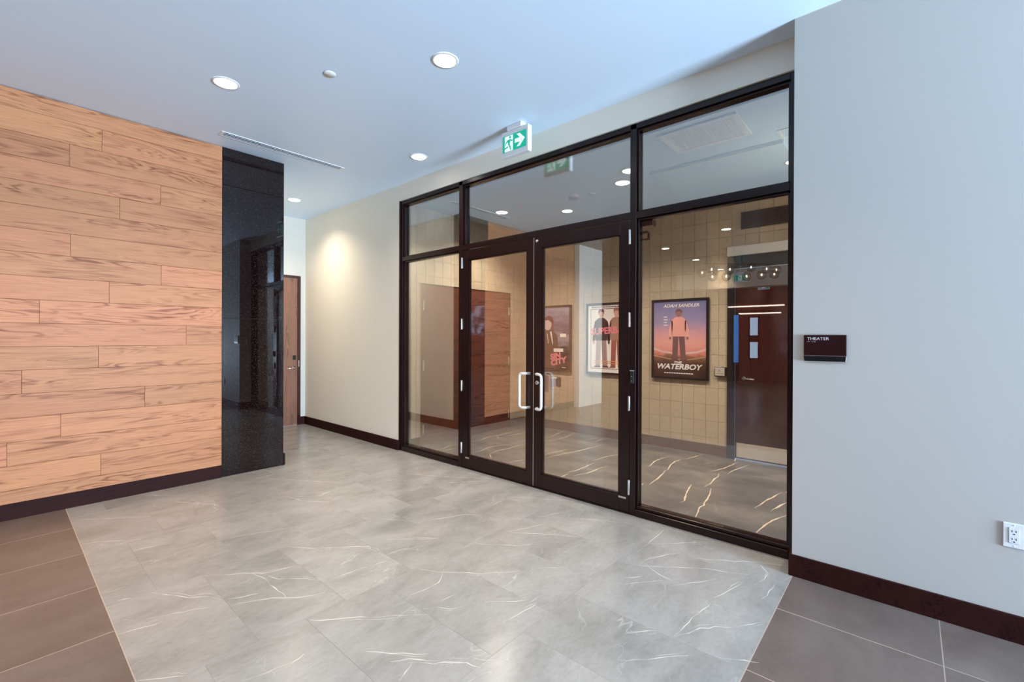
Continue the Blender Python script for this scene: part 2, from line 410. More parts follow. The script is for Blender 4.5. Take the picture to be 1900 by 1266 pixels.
# ------------------------------------------------------------------ helpers
ORIGIN = {}
def link(name, me, m, parent=None):
    o = bpy.data.objects.new(name, me)
    COL.objects.link(o)
    if m is not None and len(me.materials) == 0: me.materials.append(m)
    if parent is not None:
        o.parent = parent
    return o
def world_of(o):
    v = Vector((0, 0, 0))
    while o is not None:
        v += o.location; o = o.parent
    return v
def finish(name, bm, m, parent=None, smooth=False, at=None):
    """bmesh in world coordinates -> one object; a child keeps its place relative to its parent; `at` gives a top-level mesh its origin"""
    base = world_of(parent) if parent is not None else Vector((0, 0, 0))
    if at is not None: base = Vector(at)
    bmesh.ops.translate(bm, verts=bm.verts, vec=-base)
    bmesh.ops.recalc_face_normals(bm, faces=bm.faces)
    me = bpy.data.meshes.new(name)
    bm.to_mesh(me); bm.free()
    if smooth:
        for p in me.polygons: p.use_smooth = True
    o = link(name, me, m, parent)
    if at is not None and parent is None: o.location = at
    return o
def add_box(bm, x0, x1, y0, y1, z0, z1, bevel=0.0):
    vs = [bm.verts.new((x, y, z)) for x in (x0, x1) for y in (y0, y1) for z in (z0, z1)]
    f = [(0, 1, 3, 2), (4, 6, 7, 5), (0, 4, 5, 1), (2, 3, 7, 6), (0, 2, 6, 4), (1, 5, 7, 3)]
    fs = [bm.faces.new([vs[i] for i in q]) for q in f]
    if bevel > 0:
        es = list({e for q in fs for e in q.edges})
        bmesh.ops.bevel(bm, geom=es, offset=bevel, segments=1, affect='EDGES')
    return fs
def box(name, x0, x1, y0, y1, z0, z1, m, parent=None, bevel=0.0, at=None):
    bm = bmesh.new(); add_box(bm, min(x0, x1), max(x0, x1), min(y0, y1), max(y0, y1), min(z0, z1), max(z0, z1), bevel)
    return finish(name, bm, m, parent, at=at)
def boxes(name, lst, m, parent=None, bevel=0.0, at=None):
    bm = bmesh.new()
    for b in lst: add_box(bm, *b, bevel)
    return finish(name, bm, m, parent, at=at)
def add_lathe(bm, c, axis, prof, seg=24):
    """prof: (radius, distance along axis) pairs; axis a unit vector"""
    a = Vector(axis).normalized(); c = Vector(c)
    u = a.orthogonal().normalized(); w = a.cross(u)
    rings = []
    for r, d in prof:
        if r < 1e-6: rings.append([bm.verts.new(c + a * d)])
        else: rings.append([bm.verts.new(c + a * d + (u * math.cos(t) + w * math.sin(t)) * r) for t in [2 * math.pi * k / seg for k in range(seg)]])
    for A, B in zip(rings, rings[1:]):
        for k in range(seg):
            k2 = (k + 1) % seg
            if len(A) == 1 and len(B) == 1: continue
            if len(A) == 1: bm.faces.new((A[0], B[k], B[k2]))
            elif len(B) == 1: bm.faces.new((A[k], A[k2], B[0]))
            else: bm.faces.new((A[k], A[k2], B[k2], B[k]))
def lathe(name, c, axis, prof, m, parent=None, seg=24, smooth=True, at=None):
    bm = bmesh.new(); add_lathe(bm, c, axis, prof, seg)
    o = finish(name, bm, m, parent, smooth, at=at)
    return o
def add_tube(bm, pts, r, seg=10, rounds=0.0):
    pts = [Vector(p) for p in pts]
    if rounds > 0:
        q = [pts[0]]
        for a, b, c in zip(pts, pts[1:], pts[2:]):
            d1 = (a - b); d2 = (c - b); k = min(rounds, d1.length * .5, d2.length * .5)
            p1 = b + d1.normalized() * k; p2 = b + d2.normalized() * k
            for t in (0, .2, .4, .6, .8, 1): q.append((1 - t) ** 2 * p1 + 2 * t * (1 - t) * b + t * t * p2)
        q.append(pts[-1]); pts = q
    rings = []; u = None
    for i, p in enumerate(pts):
        t = (pts[min(i + 1, len(pts) - 1)] - pts[max(i - 1, 0)]).normalized()
        if u is None: u = t.orthogonal().normalized()
        u = (u - t * u.dot(t)).normalized(); w = t.cross(u)
        rings.append([bm.verts.new(p + (u * math.cos(a) + w * math.sin(a)) * r) for a in [2 * math.pi * k / seg for k in range(seg)]])
    for A, B in zip(rings, rings[1:]):
        for k in range(seg): bm.faces.new((A[k], A[(k + 1) % seg], B[(k + 1) % seg], B[k]))
    bm.faces.new(rings[0]); bm.faces.new(rings[-1][::-1])
def tube(name, pts, r, m, parent=None, seg=10, rounds=0.0):
    bm = bmesh.new(); add_tube(bm, pts, r, seg, rounds)
    return finish(name, bm, m, parent, True)
def thing(name, loc, label, cat, group=None, kind=None):
    o = bpy.data.objects.new(name, None); COL.objects.link(o)
    o.location = loc; o.empty_display_size = 0.05
    return tag(o, label, cat, group, kind)
def tag(o, label=None, cat=None, group=None, kind=None):
    if label: o['label'] = label
    if cat: o['category'] = cat
    if group: o['group'] = group
    if kind: o['kind'] = kind
    return o
def struct(o, label=None, cat=None): return tag(o, label, cat, None, 'structure')
def dup(root, loc, label=None):
    r = root.copy(); COL.objects.link(r); r.location = loc
    if label: r['label'] = label
    for ch in list(root.children):
        c = ch.copy(); COL.objects.link(c); c.parent = r
        for g in list(ch.children):
            d = g.copy(); COL.objects.link(d); d.parent = c
    return r
# writing and flat print on surfaces: a frame (origin, right, up) carries u,v coordinates, `out` is towards the viewer
def text_mesh(s, size, sx=1.0, shear=0.0, align='LEFT', bold=0.0, extrude=0.0004):
    cu = bpy.data.curves.new('lettering', 'FONT'); cu.body = s; cu.size = size; cu.align_x = align
    cu.shear = shear; cu.offset = bold; cu.extrude = extrude; cu.resolution_u = 3
    o = bpy.data.objects.new('lettering', cu); COL.objects.link(o)
    bpy.context.view_layer.update()
    me = bpy.data.meshes.new_from_object(o.evaluated_get(bpy.context.evaluated_depsgraph_get()))
    bpy.data.objects.remove(o); bpy.data.curves.remove(cu)
    for v in me.vertices: v.co.x *= sx
    return me
def lettering(name, s, size, org, right, up, out, u, v, m, parent, sx=1.0, shear=0.0, align='LEFT', bold=0.0, lift=0.0006, rot=0.0):
    me = text_mesh(s, size, sx, shear, align, bold)
    me.name = name; base = world_of(parent) if parent else Vector((0, 0, 0))
    org, right, up, out = map(Vector, (org, right, up, out))
    c, sn = math.cos(rot), math.sin(rot)
    for w in me.vertices:
        x, y = w.co.x * c - w.co.y * sn, w.co.x * sn + w.co.y * c
        w.co = org + right * (u + x) + up * (v + y) + out * (lift + w.co.z) - base
    return link(name, me, m, parent)
def patch(name, polys, org, right, up, out, m, parent, lift=0.0004):
    """flat printed shapes: one mesh of polygons in u,v"""
    bm = bmesh.new(); org, right, up, out = map(Vector, (org, right, up, out))
    for p in polys:
        bm.faces.new([bm.verts.new(org + right * a + up * b + out * lift) for a, b in p])
    base = world_of(parent); bmesh.ops.translate(bm, verts=bm.verts, vec=-base)
    bmesh.ops.triangulate(bm, faces=bm.faces)
    for f in bm.faces:
        f.normal_update()
        if f.normal.dot(out) < 0: f.normal_flip()
    me = bpy.data.meshes.new(name); bm.to_mesh(me); bm.free()
    return link(name, me, m, parent)
def ell(cx, cy, rx, ry, n=16, a0=0.0): return [(cx + rx * math.cos(a0 + 2 * math.pi * k / n), cy + ry * math.sin(a0 + 2 * math.pi * k / n)) for k in range(n)]

# ------------------------------------------------------------------ floor
floor = struct(box('floor', -9.6, 3.44, -8.0, 7.5, -0.06, -0.0032, MT['grout_dark']), 'lobby floor of grey veined tiles bordered by brown grey tiles', 'floor')
BX, BY = 0.375, 0.517         # corner of the marble field
def tile_mesh(name, w, l, t, m, bev=0.0004):
    bm = bmesh.new(); add_box(bm, 0, w, 0, l, -t, 0, bev)
    me = bpy.data.meshes.new(name); bm.to_mesh(me); bm.free(); me.materials.append(m)
    return me
cache = {}
def put_tile(name, x0, x1, y0, y1, m, parent, gap=0.0012, t=0.012):
    w, l = round(x1 - x0 - 2 * gap, 3), round(y1 - y0 - 2 * gap, 3)
    if w < 0.01 or l < 0.01: return
    k = (name, w, l)
    if k not in cache: cache[k] = tile_mesh(name, w, l, t, m)
    o = link(name, cache[k], None, parent); o.location = (x0 + gap, y0 + gap, 0)
    return o
def clip_tiles(name, m, xs, ys, regions, parent, gap):
    for (rx0, rx1, ry0, ry1) in regions:
        a0, a1 = max(xs[0], rx0), min(xs[1], rx1); b0, b1 = max(ys[0], ry0), min(ys[1], ry1)
        if a1 - a0 > 0.012 and b1 - b0 > 0.012: put_tile(name, a0, a1, b0, b1, m, parent, gap)
MARBLE = [(BX, 3.42, BY, YW), (2.09, 3.42, YW, YE)]
TW, TL = 0.4275, 0.871
for r in range(-1, 9):
    y0 = 0.507 + r * TL
    sh = 0.0 if r % 2 == 0 else 0.5
    for c in range(-1, 9):
        x0 = BX + (c - (0.5 if r % 2 else 0)) * TW
        clip_tiles('marble_tile', MT['marble'], (x0, x0 + TW), (y0, y0 + TL), MARBLE, floor, 0.0007)
P = 0.5825
for r in range(-19, 8):
    for c in range(0, 10):
        x1 = BX - c * 2 * P - (P if r % 2 else 0) + (P * 2 if r % 2 else 0)
        clip_tiles('brown_tile', MT['dark_tile'], (x1 - 2 * P, x1), (2.836 + r * P, 2.836 + (r + 1) * P), [(-9.5, BX, -8.0, YW)], floor, 0.0022)
for c in range(-5, 2):
    for r in range(-7, 2):
        clip_tiles('brown_tile', MT['dark_tile'], (2.681 + (c - 0) * P, 2.681 + (c + 1) * P), (-0.115 + r * 1.165, -0.115 + (r + 1) * 1.165), [(BX, XR, -8.0, BY)], floor, 0.0022)
# pale grout under the brown tiles
boxes('grout', [(-9.5, BX, -8.0, YW, -0.0031, -0.0005), (BX, XR, -8.0, BY, -0.0031, -0.0005)], MT['grout_light'], floor)
boxes('grout', [(BX, 3.42, BY, YW, -0.0031, -0.0006), (2.09, 3.42, YW, YE, -0.0031, -0.0006)], MT['grout_dark'], floor)
box('edge_strip', BX - 0.002, BX + 0.002, BY, YW, -0.003, 0.0004, MT['grout_light'], floor)
box('edge_strip', BX, XR, BY - 0.002, BY + 0.002, -0.003, 0.0004, MT['grout_light'], floor)

def ribbon(bm, pts, w, z, rng, rough=0.5, breaks=0.0):
    """a vein of uneven width following pts"""
    P_ = [Vector((x, y, 0)) for x, y in pts]; q = []
    for a, b in zip(P_, P_[1:]):
        n = max(2, int((b - a).length / 0.045))
        for k in range(n): q.append(a.lerp(b, k / n))
    q.append(P_[-1]); L = len(q); prev = None
    for i, p in enumerate(q):
        t = (q[min(i + 1, L - 1)] - q[max(i - 1, 0)]).normalized(); nrm = Vector((-t.y, t.x, 0))
        p = p + nrm * rng.uniform(-1, 1) * 0.006 * rough
        ww = w * rng.uniform(0.45, 1.15) * min(1, 0.25 + 2.2 * min(i, L - 1 - i) / max(L, 1))
        if breaks and rng.random() < breaks: ww *= 0.25
        cur = [bm.verts.new((p + nrm * ww / 2) + Vector((0, 0, z))), bm.verts.new((p - nrm * ww / 2) + Vector((0, 0, z)))]
        if prev: bm.faces.new((prev[0], prev[1], cur[1], cur[0]))
        prev = cur
rng = random.Random(3)
bm = bmesh.new()
for pts in LOBBY_VEINS:
    d = Vector(pts[0]).length
    ribbon(bm, pts, 0.0062, 0.0004, rng, 0.9, 0.35)
    if len(pts) > 2 and rng.random() < 0.75:      # a finer companion line
        o = rng.choice((-1, 1)) * rng.uniform(0.008, 0.02)
        ribbon(bm, [(x + o, y + o * 0.8) for x, y in pts[1:]], 0.0028, 0.0005, rng, 1.2, 0.4)
tag(finish('marble_vein', bm, MT['vein_white'], floor), kind='stuff')

vfloor = struct(box('floor', XF + 0.1, XB + 0.1, -0.2, YL + 0.1, -0.06, 0.0, MT['vest_floor']), 'dark grey brown floor with wavy cream veins behind the glazed screen', 'floor')
bm = bmesh.new()
for pts in VESTIBULE_VEINS: ribbon(bm, pts, 0.016, 0.0005, rng, 0.55)
tag(finish('cream_vein', bm, MT['vein_cream'], vfloor), kind='stuff')

# ------------------------------------------------------------------ ceilings
struct(box('ceiling_lobby', -9.6, -0.08, -8.1, YW + 0.15, H, H + 0.1, MT['lobby_wood']), 'dark wood ceiling of the lobby left of the picture', 'ceiling')
struct(boxes('ceiling', [(-0.08, XC + 0.2, -8.1, YE + 0.15, H, H + 0.1)], MT['ceiling']), 'smooth pale ceiling over the lobby and corridor', 'ceiling')
struct(box('ceiling', XC + 0.21, XB + 0.1, -0.1, YL + 0.05, HV, HV + 0.1, MT['ceiling_cool']), 'lower pale ceiling inside the glazed vestibule', 'ceiling')

# ------------------------------------------------------------------ walls
BH = 0.125
# wall to the right of the screen
struct(box('wall_right', XR, XF + 0.12, -8.0, 0.522, 0, H, MT['paint_grey']), 'pale painted wall right of the glazed screen', 'wall')
bm = bmesh.new()
add_box(bm, XR - 0.016, XR, -8.0, 0.538, 0, BH, 0.002); add_box(bm, XR, XF - 0.004, 0.522, 0.538, 0, BH, 0.002)
struct(finish('baseboard_right', bm, MT['maroon_wood']), 'dark stained baseboard along the pale wall right of the screen', 'baseboard')
# cream wall and header
struct(boxes('wall_rear', [(XC, XC + 0.2, 4.772, YE + 0.15, 0, H), (XC, XC + 0.2, 0.522, 4.772, 3.094, H)], MT['paint_cream']), 'cream wall left of the glazed screen with header above it', 'wall')
struct(box('baseboard_rear', XC - 0.014, XC, 4.772, YE, 0, BH, MT['maroon_wood'], bevel=0.002), 'dark stained baseboard along the cream corridor wall', 'baseboard')
# corridor
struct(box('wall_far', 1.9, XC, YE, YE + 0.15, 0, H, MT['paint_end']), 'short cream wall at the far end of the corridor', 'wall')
struct(box('wall_corridor', 1.6, 2.083, YW + 0.15, YE, 0, H, MT['paint_cream']), 'cream corridor wall behind the black granite pier', 'wall')
struct(box('baseboard_corridor', 2.083, 2.10, YW + 0.004, YE, 0, BH, MT['maroon_wood'], bevel=0.002), 'dark baseboard of the corridor wall showing past the granite', 'baseboard')

# timber wall with granite pier
wl = struct(box('wall_left', -1.08, 2.083, YW + 0.014, YW + 0.15, 0, H, MT['black_matte']), 'wall clad in horizontal oak planks and a black granite pier', 'wall')
ROW0, PH = 3.15, 0.183
JOINT = {-1: None, 0: .592, 1: .395, 2: .993, 3: .709, 4: None, 5: .402, 6: .998, 7: .64, 8: .226, 9: 1.191, 10: .572, 11: .131, 12: .882, 13: .346, 14: .056, 15: .588, 16: None}
prng = random.Random(11)
for r in range(-1, 17):
    z1 = min(ROW0 - r * PH, H - 0.004); z0 = max(ROW0 - (r + 1) * PH, 0.10)
    j = JOINT[r]; cuts = [-1.08]
    if j is None: cuts += [-0.45 + 0.3 * (r % 3 - 1)]
    else: cuts += ([j - 1.75] if j - 1.75 > -1.0 else []) + [j]
    cuts.append(1.486)
    for a, b in zip(cuts, cuts[1:]):
        bm = bmesh.new(); pr = prng.uniform(0, 0.0012)
        add_box(bm, a + 0.0008, b - 0.0008, YW - pr, YW + 0.013, z0 + 0.0009, z1 - 0.0009, 0.0012)
        finish('plank', bm, MT['plank'], wl)
for z0, z1 in ((0.004, 1.588), (1.591, 2.919), (2.922, H - 0.003)):
    box('granite_panel', 1.489, 2.077, YW - 0.003, YW + 0.013, z0, z1, MT['granite'], wl, 0.001)
box('edge_trim', 1.4865, 1.4885, YW - 0.0035, YW + 0.01, 0.0, H - 0.004, MT['maroon_wood_v'], wl)
struct(box('baseboard_left', -1.08, 1.486, YW - 0.014, YW - 0.0014, 0, 0.122, MT['maroon_wood'], bevel=0.002), 'dark stained baseboard under the oak plank wall', 'baseboard')

# rest of the lobby, seen only mirrored in the glass
struct(box('wall_lobby', -9.6, -1.08, YW, YW + 0.15, 0, H, MT['lobby_wood']), 'dark wood lobby wall beyond the oak planks', 'wall')
struct(box('pillar_lobby', -2.0, -1.1, YW - 0.12, YW - 0.001, 0, H - 0.001, MT['paint_cream']), 'cream pier beside the oak plank wall in the lobby', 'pillar')
wr = struct(box('wall_lobby_end', -9.65, -9.5, -8.0, YW, 0, H, MT['lobby_wood']), 'dark wood panelled wall at the far end of the lobby', 'wall')
for k in range(15):
    y = -3.6 + k * 0.58
    if y > -4.2: box('panel', -9.5, -9.47, y, y + 0.54, 0.1, 2.36, MT['lobby_wood'], wr, 0.004)
for z, y0, y1 in ((2.465, 2.95, 4.60), (2.227, 3.04, 4.28)):
    box('light_strip', -9.5, -9.46, y0, y1, z - 0.02, z + 0.02, MT['cove'], wr)
wn = struct(thing('window_4', (-9.46, 3.8, 0.77), 'two stacked daylit panes in the far lobby wall', 'window'))
for z0, z1 in ((1.52, 2.09), (0.78, 1.30)):
    box('pane', -9.462, -9.456, 3.69, 3.92, z0, z1, MT['window_glow'], wn)
boxes('frame', [(-9.47, -9.45, 3.65, 3.69, 0.74, 2.13), (-9.47, -9.45, 3.92, 3.96, 0.74, 2.13), (-9.47, -9.45, 3.69, 3.92, 1.30, 1.52)], MT['bronze'], wn)
struct(boxes('trim_1', [(-6.7, -6.4, -8.0, YW, 2.78, H)], MT['soffit']), 'beige bulkhead across the lobby ceiling', 'bulkhead')
scr = thing('display_screen', (-9.44, 4.33, 0.6), 'tall blue lit display standing at the far lobby wall', 'screen')
box('casing', -9.46, -9.42, 4.24, 4.42, 0.0, 2.23, MT['black'], scr, 0.004)
box('screen', -9.42, -9.416, 4.255, 4.405, 0.62, 2.19, MT['blue_screen'], scr)
# entrance side with tall windows behind the camera
we = struct(boxes('wall_entrance', [(-9.6, XR + 0.3, -8.1, -8.0, 2.85, H), (-9.6, XR + 0.3, -8.1, -8.0, 0, 0.10), (2.75, XR + 0.3, -8.1, -8.0, 0.10, 2.85), (-9.6, 0.75, -8.1, -8.0, 0.10, 2.85)], MT['paint']), 'entrance wall with a tall window far behind the viewpoint', 'wall')
w = struct(thing('window_2', (1.75, -8.05, 0.10), 'tall entrance window far behind the viewpoint', 'window'))
x0, x1 = 0.75, 2.75
boxes('frame', [(x0, x1, -8.08, -8.02, 0.10, 0.15), (x0, x1, -8.08, -8.02, 2.80, 2.85)], MT['bronze'], w)
for k in range(3): box('mullion', x0 + k * (x1 - x0 - 0.05) / 2, x0 + k * (x1 - x0 - 0.05) / 2 + 0.05, -8.08, -8.02, 0.15, 2.8, MT['bronze'], w)
tv = thing('wall_television', (-9.44, -6.1, 1.5), 'large wall television of the lobby, mirrored twice in glass and granite', 'television')
box('casing', -9.5, -9.42, -7.1, -5.1, 1.50, 3.05, MT['black'], tv, 0.004)
box('screen', -9.42, -9.417, -7.07, -5.13, 1.62, 3.02, MT['tv_picture'], tv)
box('caption_bar', -9.42, -9.417, -7.07, -5.13, 1.53, 1.61, MT['window_glow'], tv)

# vestibule walls: tiles on a grout bed
vr = struct(boxes('wall_vestibule_rear', [(XB + 0.006, XB + 0.1, 1.618, YL + 0.1, 0, HV), (XB + 0.006, XB + 0.1, -0.1, 1.618, 2.47, HV), (XB + 0.006, XB + 0.1, -0.1, 0.56, 0, 2.47)], MT['tile_grout']), 'beige tiled rear wall of the vestibule', 'wall')
vl = struct(box('wall_vestibule_left', XF + 0.121, XB + 0.006, YL + 0.006, YL + 0.1, 0, HV, MT['tile_grout']), 'beige tiled left wall of the vestibule around double doors', 'wall')
struct(box('wall_vestibule_right', XF + 0.121, XB + 0.006, 0.2, 0.30, 0, HV, MT['paint_cream']), 'cream right wall of the vestibule, hidden beside the screen', 'wall')
TP, RP = 0.1447, 0.2
def wall_tile(parent, k, axis):
    a, b, z0, z1 = k
    w, h = round(b - a - 0.003, 3), round(z1 - z0 - 0.003, 3)
    if w < 0.008 or h < 0.008: return
    key = ('wall', axis, w, h)
    if key not in cache:
        bm = bmesh.new()
        if axis == 'y': add_box(bm, 0, 0.006, 0, w, 0, h, 0.001)
        else: add_box(bm, 0, w, 0, 0.006, 0, h, 0.001)
        me = bpy.data.meshes.new('tile'); bmesh.ops.recalc_face_normals(bm, faces=bm.faces); bm.to_mesh(me); bm.free(); me.materials.append(MT['wall_tile']); cache[key] = me
    o = link('tile', cache[key], None, parent)
    o.location = (XB, a + 0.0015, z0 + 0.0015) if axis == 'y' else (a + 0.0015, YL, z0 + 0.0015)
def tiled(parent, a0, a1, org, z_lo, z_hi, axis, holes, skip):
    n0 = math.floor((a0 - org) / TP) - 1
    for r in range(0, 16):
        z0, z1 = max(0.005 + r * RP, z_lo), min(0.005 + (r + 1) * RP, z_hi)
        if z1 - z0 < 0.012: continue
        for c in range(n0, n0 + 60):
            a, b = max(org + c * TP, a0), min(org + (c + 1) * TP, a1)
            if b - a < 0.008: continue
            if any(a > s[0] and b < s[1] and z0 > s[2] and z1 < s[3] for s in skip): continue
            segs = [(a, b, z0, z1)]
            for h in holes:
                new = []
                for (p, q, u, v) in segs:
                    if q <= h[0] + .001 or p >= h[1] - .001 or v <= h[2] + .001 or u >= h[3] - .001: new.append((p, q, u, v)); continue
                    if v > h[3]: new.append((p, q, h[3], v)); 
                    u2, v2 = max(u, h[2]), min(v, h[3])
                    if p < h[0]: new.append((p, h[0], u, v2))
                    if q > h[1]: new.append((h[1], q, u, v2))
                segs = new
            for s in segs: wall_tile(parent, s, axis)
POSTERS = [(1.825, 2.547), (2.825, 3.545), (3.79, 4.51)]
tiled(vr, 0.30, YL, 2.009, BH, HV - 0.06, 'y', [(0.3, 1.620, 0, 2.474)], [(p - 0.0, q + 0.0, 0.89, 1.905) for p, q in POSTERS])
tiled(vl, XF + 0.125, XB, 3.666, BH, HV - 0.002, 'x', [(3.575, 5.315, 0, 2.10)], [])
box('edge_strip', XB, XB + 0.006, 0.3, YL, HV - 0.059, HV - 0.001, MT['tile_trim'], vr)
box('corner_trim', XB - 0.012, XB, YL - 0.012, YL, BH, HV - 0.001, MT['tile_trim'], vl)
struct(box('baseboard_vestibule_rear', XB - 0.012, XB, 1.62, YL, 0, BH - 0.002, MT['brown_base'], bevel=0.002), 'brown wood baseboard under the beige tiled rear wall', 'baseboard')
struct(boxes('baseboard_vestibule_left', [(XF + 0.122, 3.575, YL - 0.012, YL, 0, BH - 0.002), (5.315, XB - 0.012, YL - 0.012, YL, 0, BH - 0.002)], MT['brown_base']), 'brown wood baseboard beside the double doors in the vestibule', 'baseboard')

# ------------------------------------------------------------------ glazed screen
TZ0, TZ1 = 2.345, 2.397
DEP = 0.115
G0, G1 = XF + 0.052, XF + 0.060
win = struct(thing('window_1', (XF, 2.65, 0), 'dark bronze glazed screen of sidelights and transom panes around the glass doors', 'window'))
JL, JR, HD = (4.732, 4.772), (0.524, 0.576), (3.050, 3.092)
M1, M2 = (3.635, 3.690), (1.622, 1.672)
B_ = MT['bronze']
for n, (y0, y1) in (('jamb', JL), ('mullion', M1), ('mullion', M2), ('jamb', JR)):
    bm = bmesh.new()
    z1 = HD[1]
    add_box(bm, XF, XF + DEP, y0, y1, 0.0, z1, 0.002)
    if y0 > 4: add_box(bm, XC - 0.002, XF + 0.001, y1 - 0.014, y1 - 0.0005, 0.0, z1, 0.001)
    for s in (y0, y1):
        if (n == 'jamb' and ((y0 > 4 and s == y1) or (y0 < 1 and s == y0))): continue
        g = 0.014 * (1 if s == y1 else -1)
        # glazing stop beside the pane, with a shadow groove
        add_box(bm, XF + 0.022, XF + 0.046, min(s, s + g), max(s, s + g), 0.08 if not (y0 in (M1[0], M2[0]) and ((y0 == M1[0] and s == y0) or (y0 == M2[0] and s == y1))) else TZ1, HD[0], 0.001)
    finish(n, bm, B_, win)
bm = bmesh.new(); add_box(bm, XF, XF + DEP, JR[1], JL[0], HD[0], HD[1], 0.002); add_box(bm, XF + 0.02, XF + 0.046, JR[1], JL[0], HD[0] - 0.014, HD[0], 0.001); finish('head', bm, B_, win)
for y0, y1 in ((M1[1], JL[0]), (M2[1], M1[0]), (JR[1], M2[0])):
    bm = bmesh.new(); add_box(bm, XF, XF + DEP, y0, y1, TZ0, TZ1, 0.002); add_box(bm, XF + 0.022, XF + 0.046, y0, y1, TZ1, TZ1 + 0.012, 0.001)
    if not (y0 == M2[1]): add_box(bm, XF + 0.022, XF + 0.046, y0, y1, TZ0 - 0.014, TZ0, 0.001)
    finish('transom', bm, B_, win)
for y0, y1 in ((M1[1], JL[0]), (JR[1], M2[0])):
    bm = bmesh.new(); add_box(bm, XF - 0.004, XF + DEP, y0, y1, 0, 0.055, 0.002); add_box(bm, XF + 0.016, XF + DEP - 0.016, y0, y1, 0.055, 0.078, 0.002); finish('sill', bm, B_, win)
    box('pane', G0, G1, y0 + 0.002, y1 - 0.002, 0.08, TZ0 - 0.002, MT['glass'], win)
for y0, y1 in ((M1[1], JL[0]), (M2[1], M1[0]), (JR[1], M2[0])):
    box('pane', G0, G1, y0 + 0.002, y1 - 0.002, TZ1 + 0.002, HD[0] - 0.002, MT['glass'], win)
box('threshold', XF, XF + DEP, M2[1], M1[0], 0, 0.012, MT['bronze'], win)
# closer arms at the head of the right sidelight and the mullion keeper
box('closer_bracket', XF + 0.09, XF + 0.16, 1.53, 1.618, TZ0 - 0.05, TZ0 - 0.001, MT['black'], win, 0.003)
boxes('strike_keeper', [(XF + DEP, XF + DEP + 0.03, 1.58, 1.64, 2.245, 2.262), (XF + DEP, XF + DEP + 0.03, 1.58, 1.64, 2.19, 2.202), (XF + DEP + 0.02, XF + DEP + 0.03, 1.575, 1.59, 2.19, 2.25)], MT['black'], win)

DT = (XF + 0.001, XF + 0.046)   # door leaf thickness
DTOP = 2.338
def glass_door(name, y0, y1, label, lock_side, hinge_y):
    """y0 < y1; lock_side +1 when the meeting stile is at y1"""
    d = struct(thing(name, (DT[0], (y0 + y1) / 2, 0.0), label, 'door'))
    sw_ = 0.088
    zb, zt = 0.138, DTOP - 0.10
    for n, (a, b) in (('stile', (y0, y0 + sw_)), ('stile', (y1 - sw_, y1))):
        bm = bmesh.new(); add_box(bm, DT[0], DT[1], a, b, 0.016, DTOP, 0.002)
        inner = b if a == y0 else a
        s = 0.012 if a == y0 else -0.012
        add_box(bm, DT[0] + 0.008, DT[1] - 0.004, min(inner, inner + s), max(inner, inner + s), zb, zt, 0.001)
        finish(n, bm, B_, d)
    for n, (a, b) in (('rail', (0.016, zb)), ('rail', (zt, DTOP))):
        bm = bmesh.new(); add_box(bm, DT[0], DT[1], y0 + sw_ + 0.0005, y1 - sw_ - 0.0005, a, b, 0.002)
        e = b if a < 1 else a
        s = 0.012 if a < 1 else -0.012
        add_box(bm, DT[0] + 0.008, DT[1] - 0.004, y0 + sw_ + 0.0005, y1 - sw_ - 0.0005, min(e, e + s), max(e, e + s), 0.001)
        finish(n, bm, B_, d)
    box('pane', XF + 0.020, XF + 0.028, y0 + sw_ + 0.002, y1 - sw_ - 0.002, zb + 0.002, zt - 0.002, MT['glass'], d)
    for zc in (0.217, 0.884, 1.548, 2.205):
        bm = bmesh.new(); add_lathe(bm, (XF - 0.006, hinge_y, zc - 0.058), (0, 0, 1), [(0, 0), (0.0075, 0.0), (0.0085, 0.004), (0.0085, 0.112), (0.0075, 0.116), (0, 0.116)], 10)
        h_ = finish('hinge', bm, MT['alu'], d, True)
    return d
YM = 2.646                       # meeting line
ld = glass_door('door_1', YM + 0.002, M1[0] - 0.003, 'left leaf of the dark framed glass double door', -1, 3.6335)
rd = glass_door('door_2', M2[1] + 0.003, YM - 0.002, 'right leaf of the dark framed glass double door with lock cylinder', 1, 1.6735)
box('meeting_seal', XF - 0.0012, XF + 0.0, YM - 0.0015, YM + 0.0035, 0.02, DTOP, MT['alu'], ld)
def pull(d, ym, off):
    r = 0.0125; z0, z1 = 0.748, 1.068
    o = tube('pull_handle', [(XF, ym, z1), (XF - 0.06, ym + off * 0.25, z1), (XF - 0.062, ym + off, z1), (XF - 0.062, ym + off, z0), (XF - 0.06, ym + off * 0.25, z0), (XF, ym, z0)], r, MT['white_gloss'], d, 12, 0.035)
    return o
tag(pull(ld, 2.69, 0.075), 'white D-shaped pull handle')
tag(pull(rd, 2.60, -0.092), 'white D-shaped pull handle')
lathe('lock_cylinder', (XF, 2.604, 0.985), (-1, 0, 0), [(0.019, 0), (0.019, 0.006), (0.014, 0.009), (0, 0.009)], MT['chrome'], rd, 20)
box('keyhole', XF - 0.0102, XF - 0.0088, 2.6025, 2.6055, 0.977, 0.993, MT['black'], rd)
lathe('flush_bolt', (XF + 0.001, 2.612, 2.305), (-1, 0, 0), [(0.013, 0), (0.013, 0.003), (0, 0.004)], MT['chrome'], rd, 16)
box('pull_plate', DT[1], DT[1] + 0.012, 2.50, 2.60, 0.90, 1.06, MT['alu'], rd, 0.002)
bm = bmesh.new(); add_box(bm, DT[1] + 0.012, DT[1] + 0.06, 2.44, 2.50, 0.955, 1.035, 0.004); finish('paddle', bm, MT['alu'], rd)
box('paddle_grip', DT[1] + 0.03, DT[1] + 0.075, 2.415, 2.44, 0.95, 1.04, MT['black'], rd, 0.006)
box('label_plate', XF - 0.002, XF + 0.001, 1.70, 1.765, 0.118, 0.132, MT['alu'], rd)
box('label_plate', XF - 0.002, XF + 0.001, 3.52, 3.575, 0.112, 0.126, MT['alu'], ld)
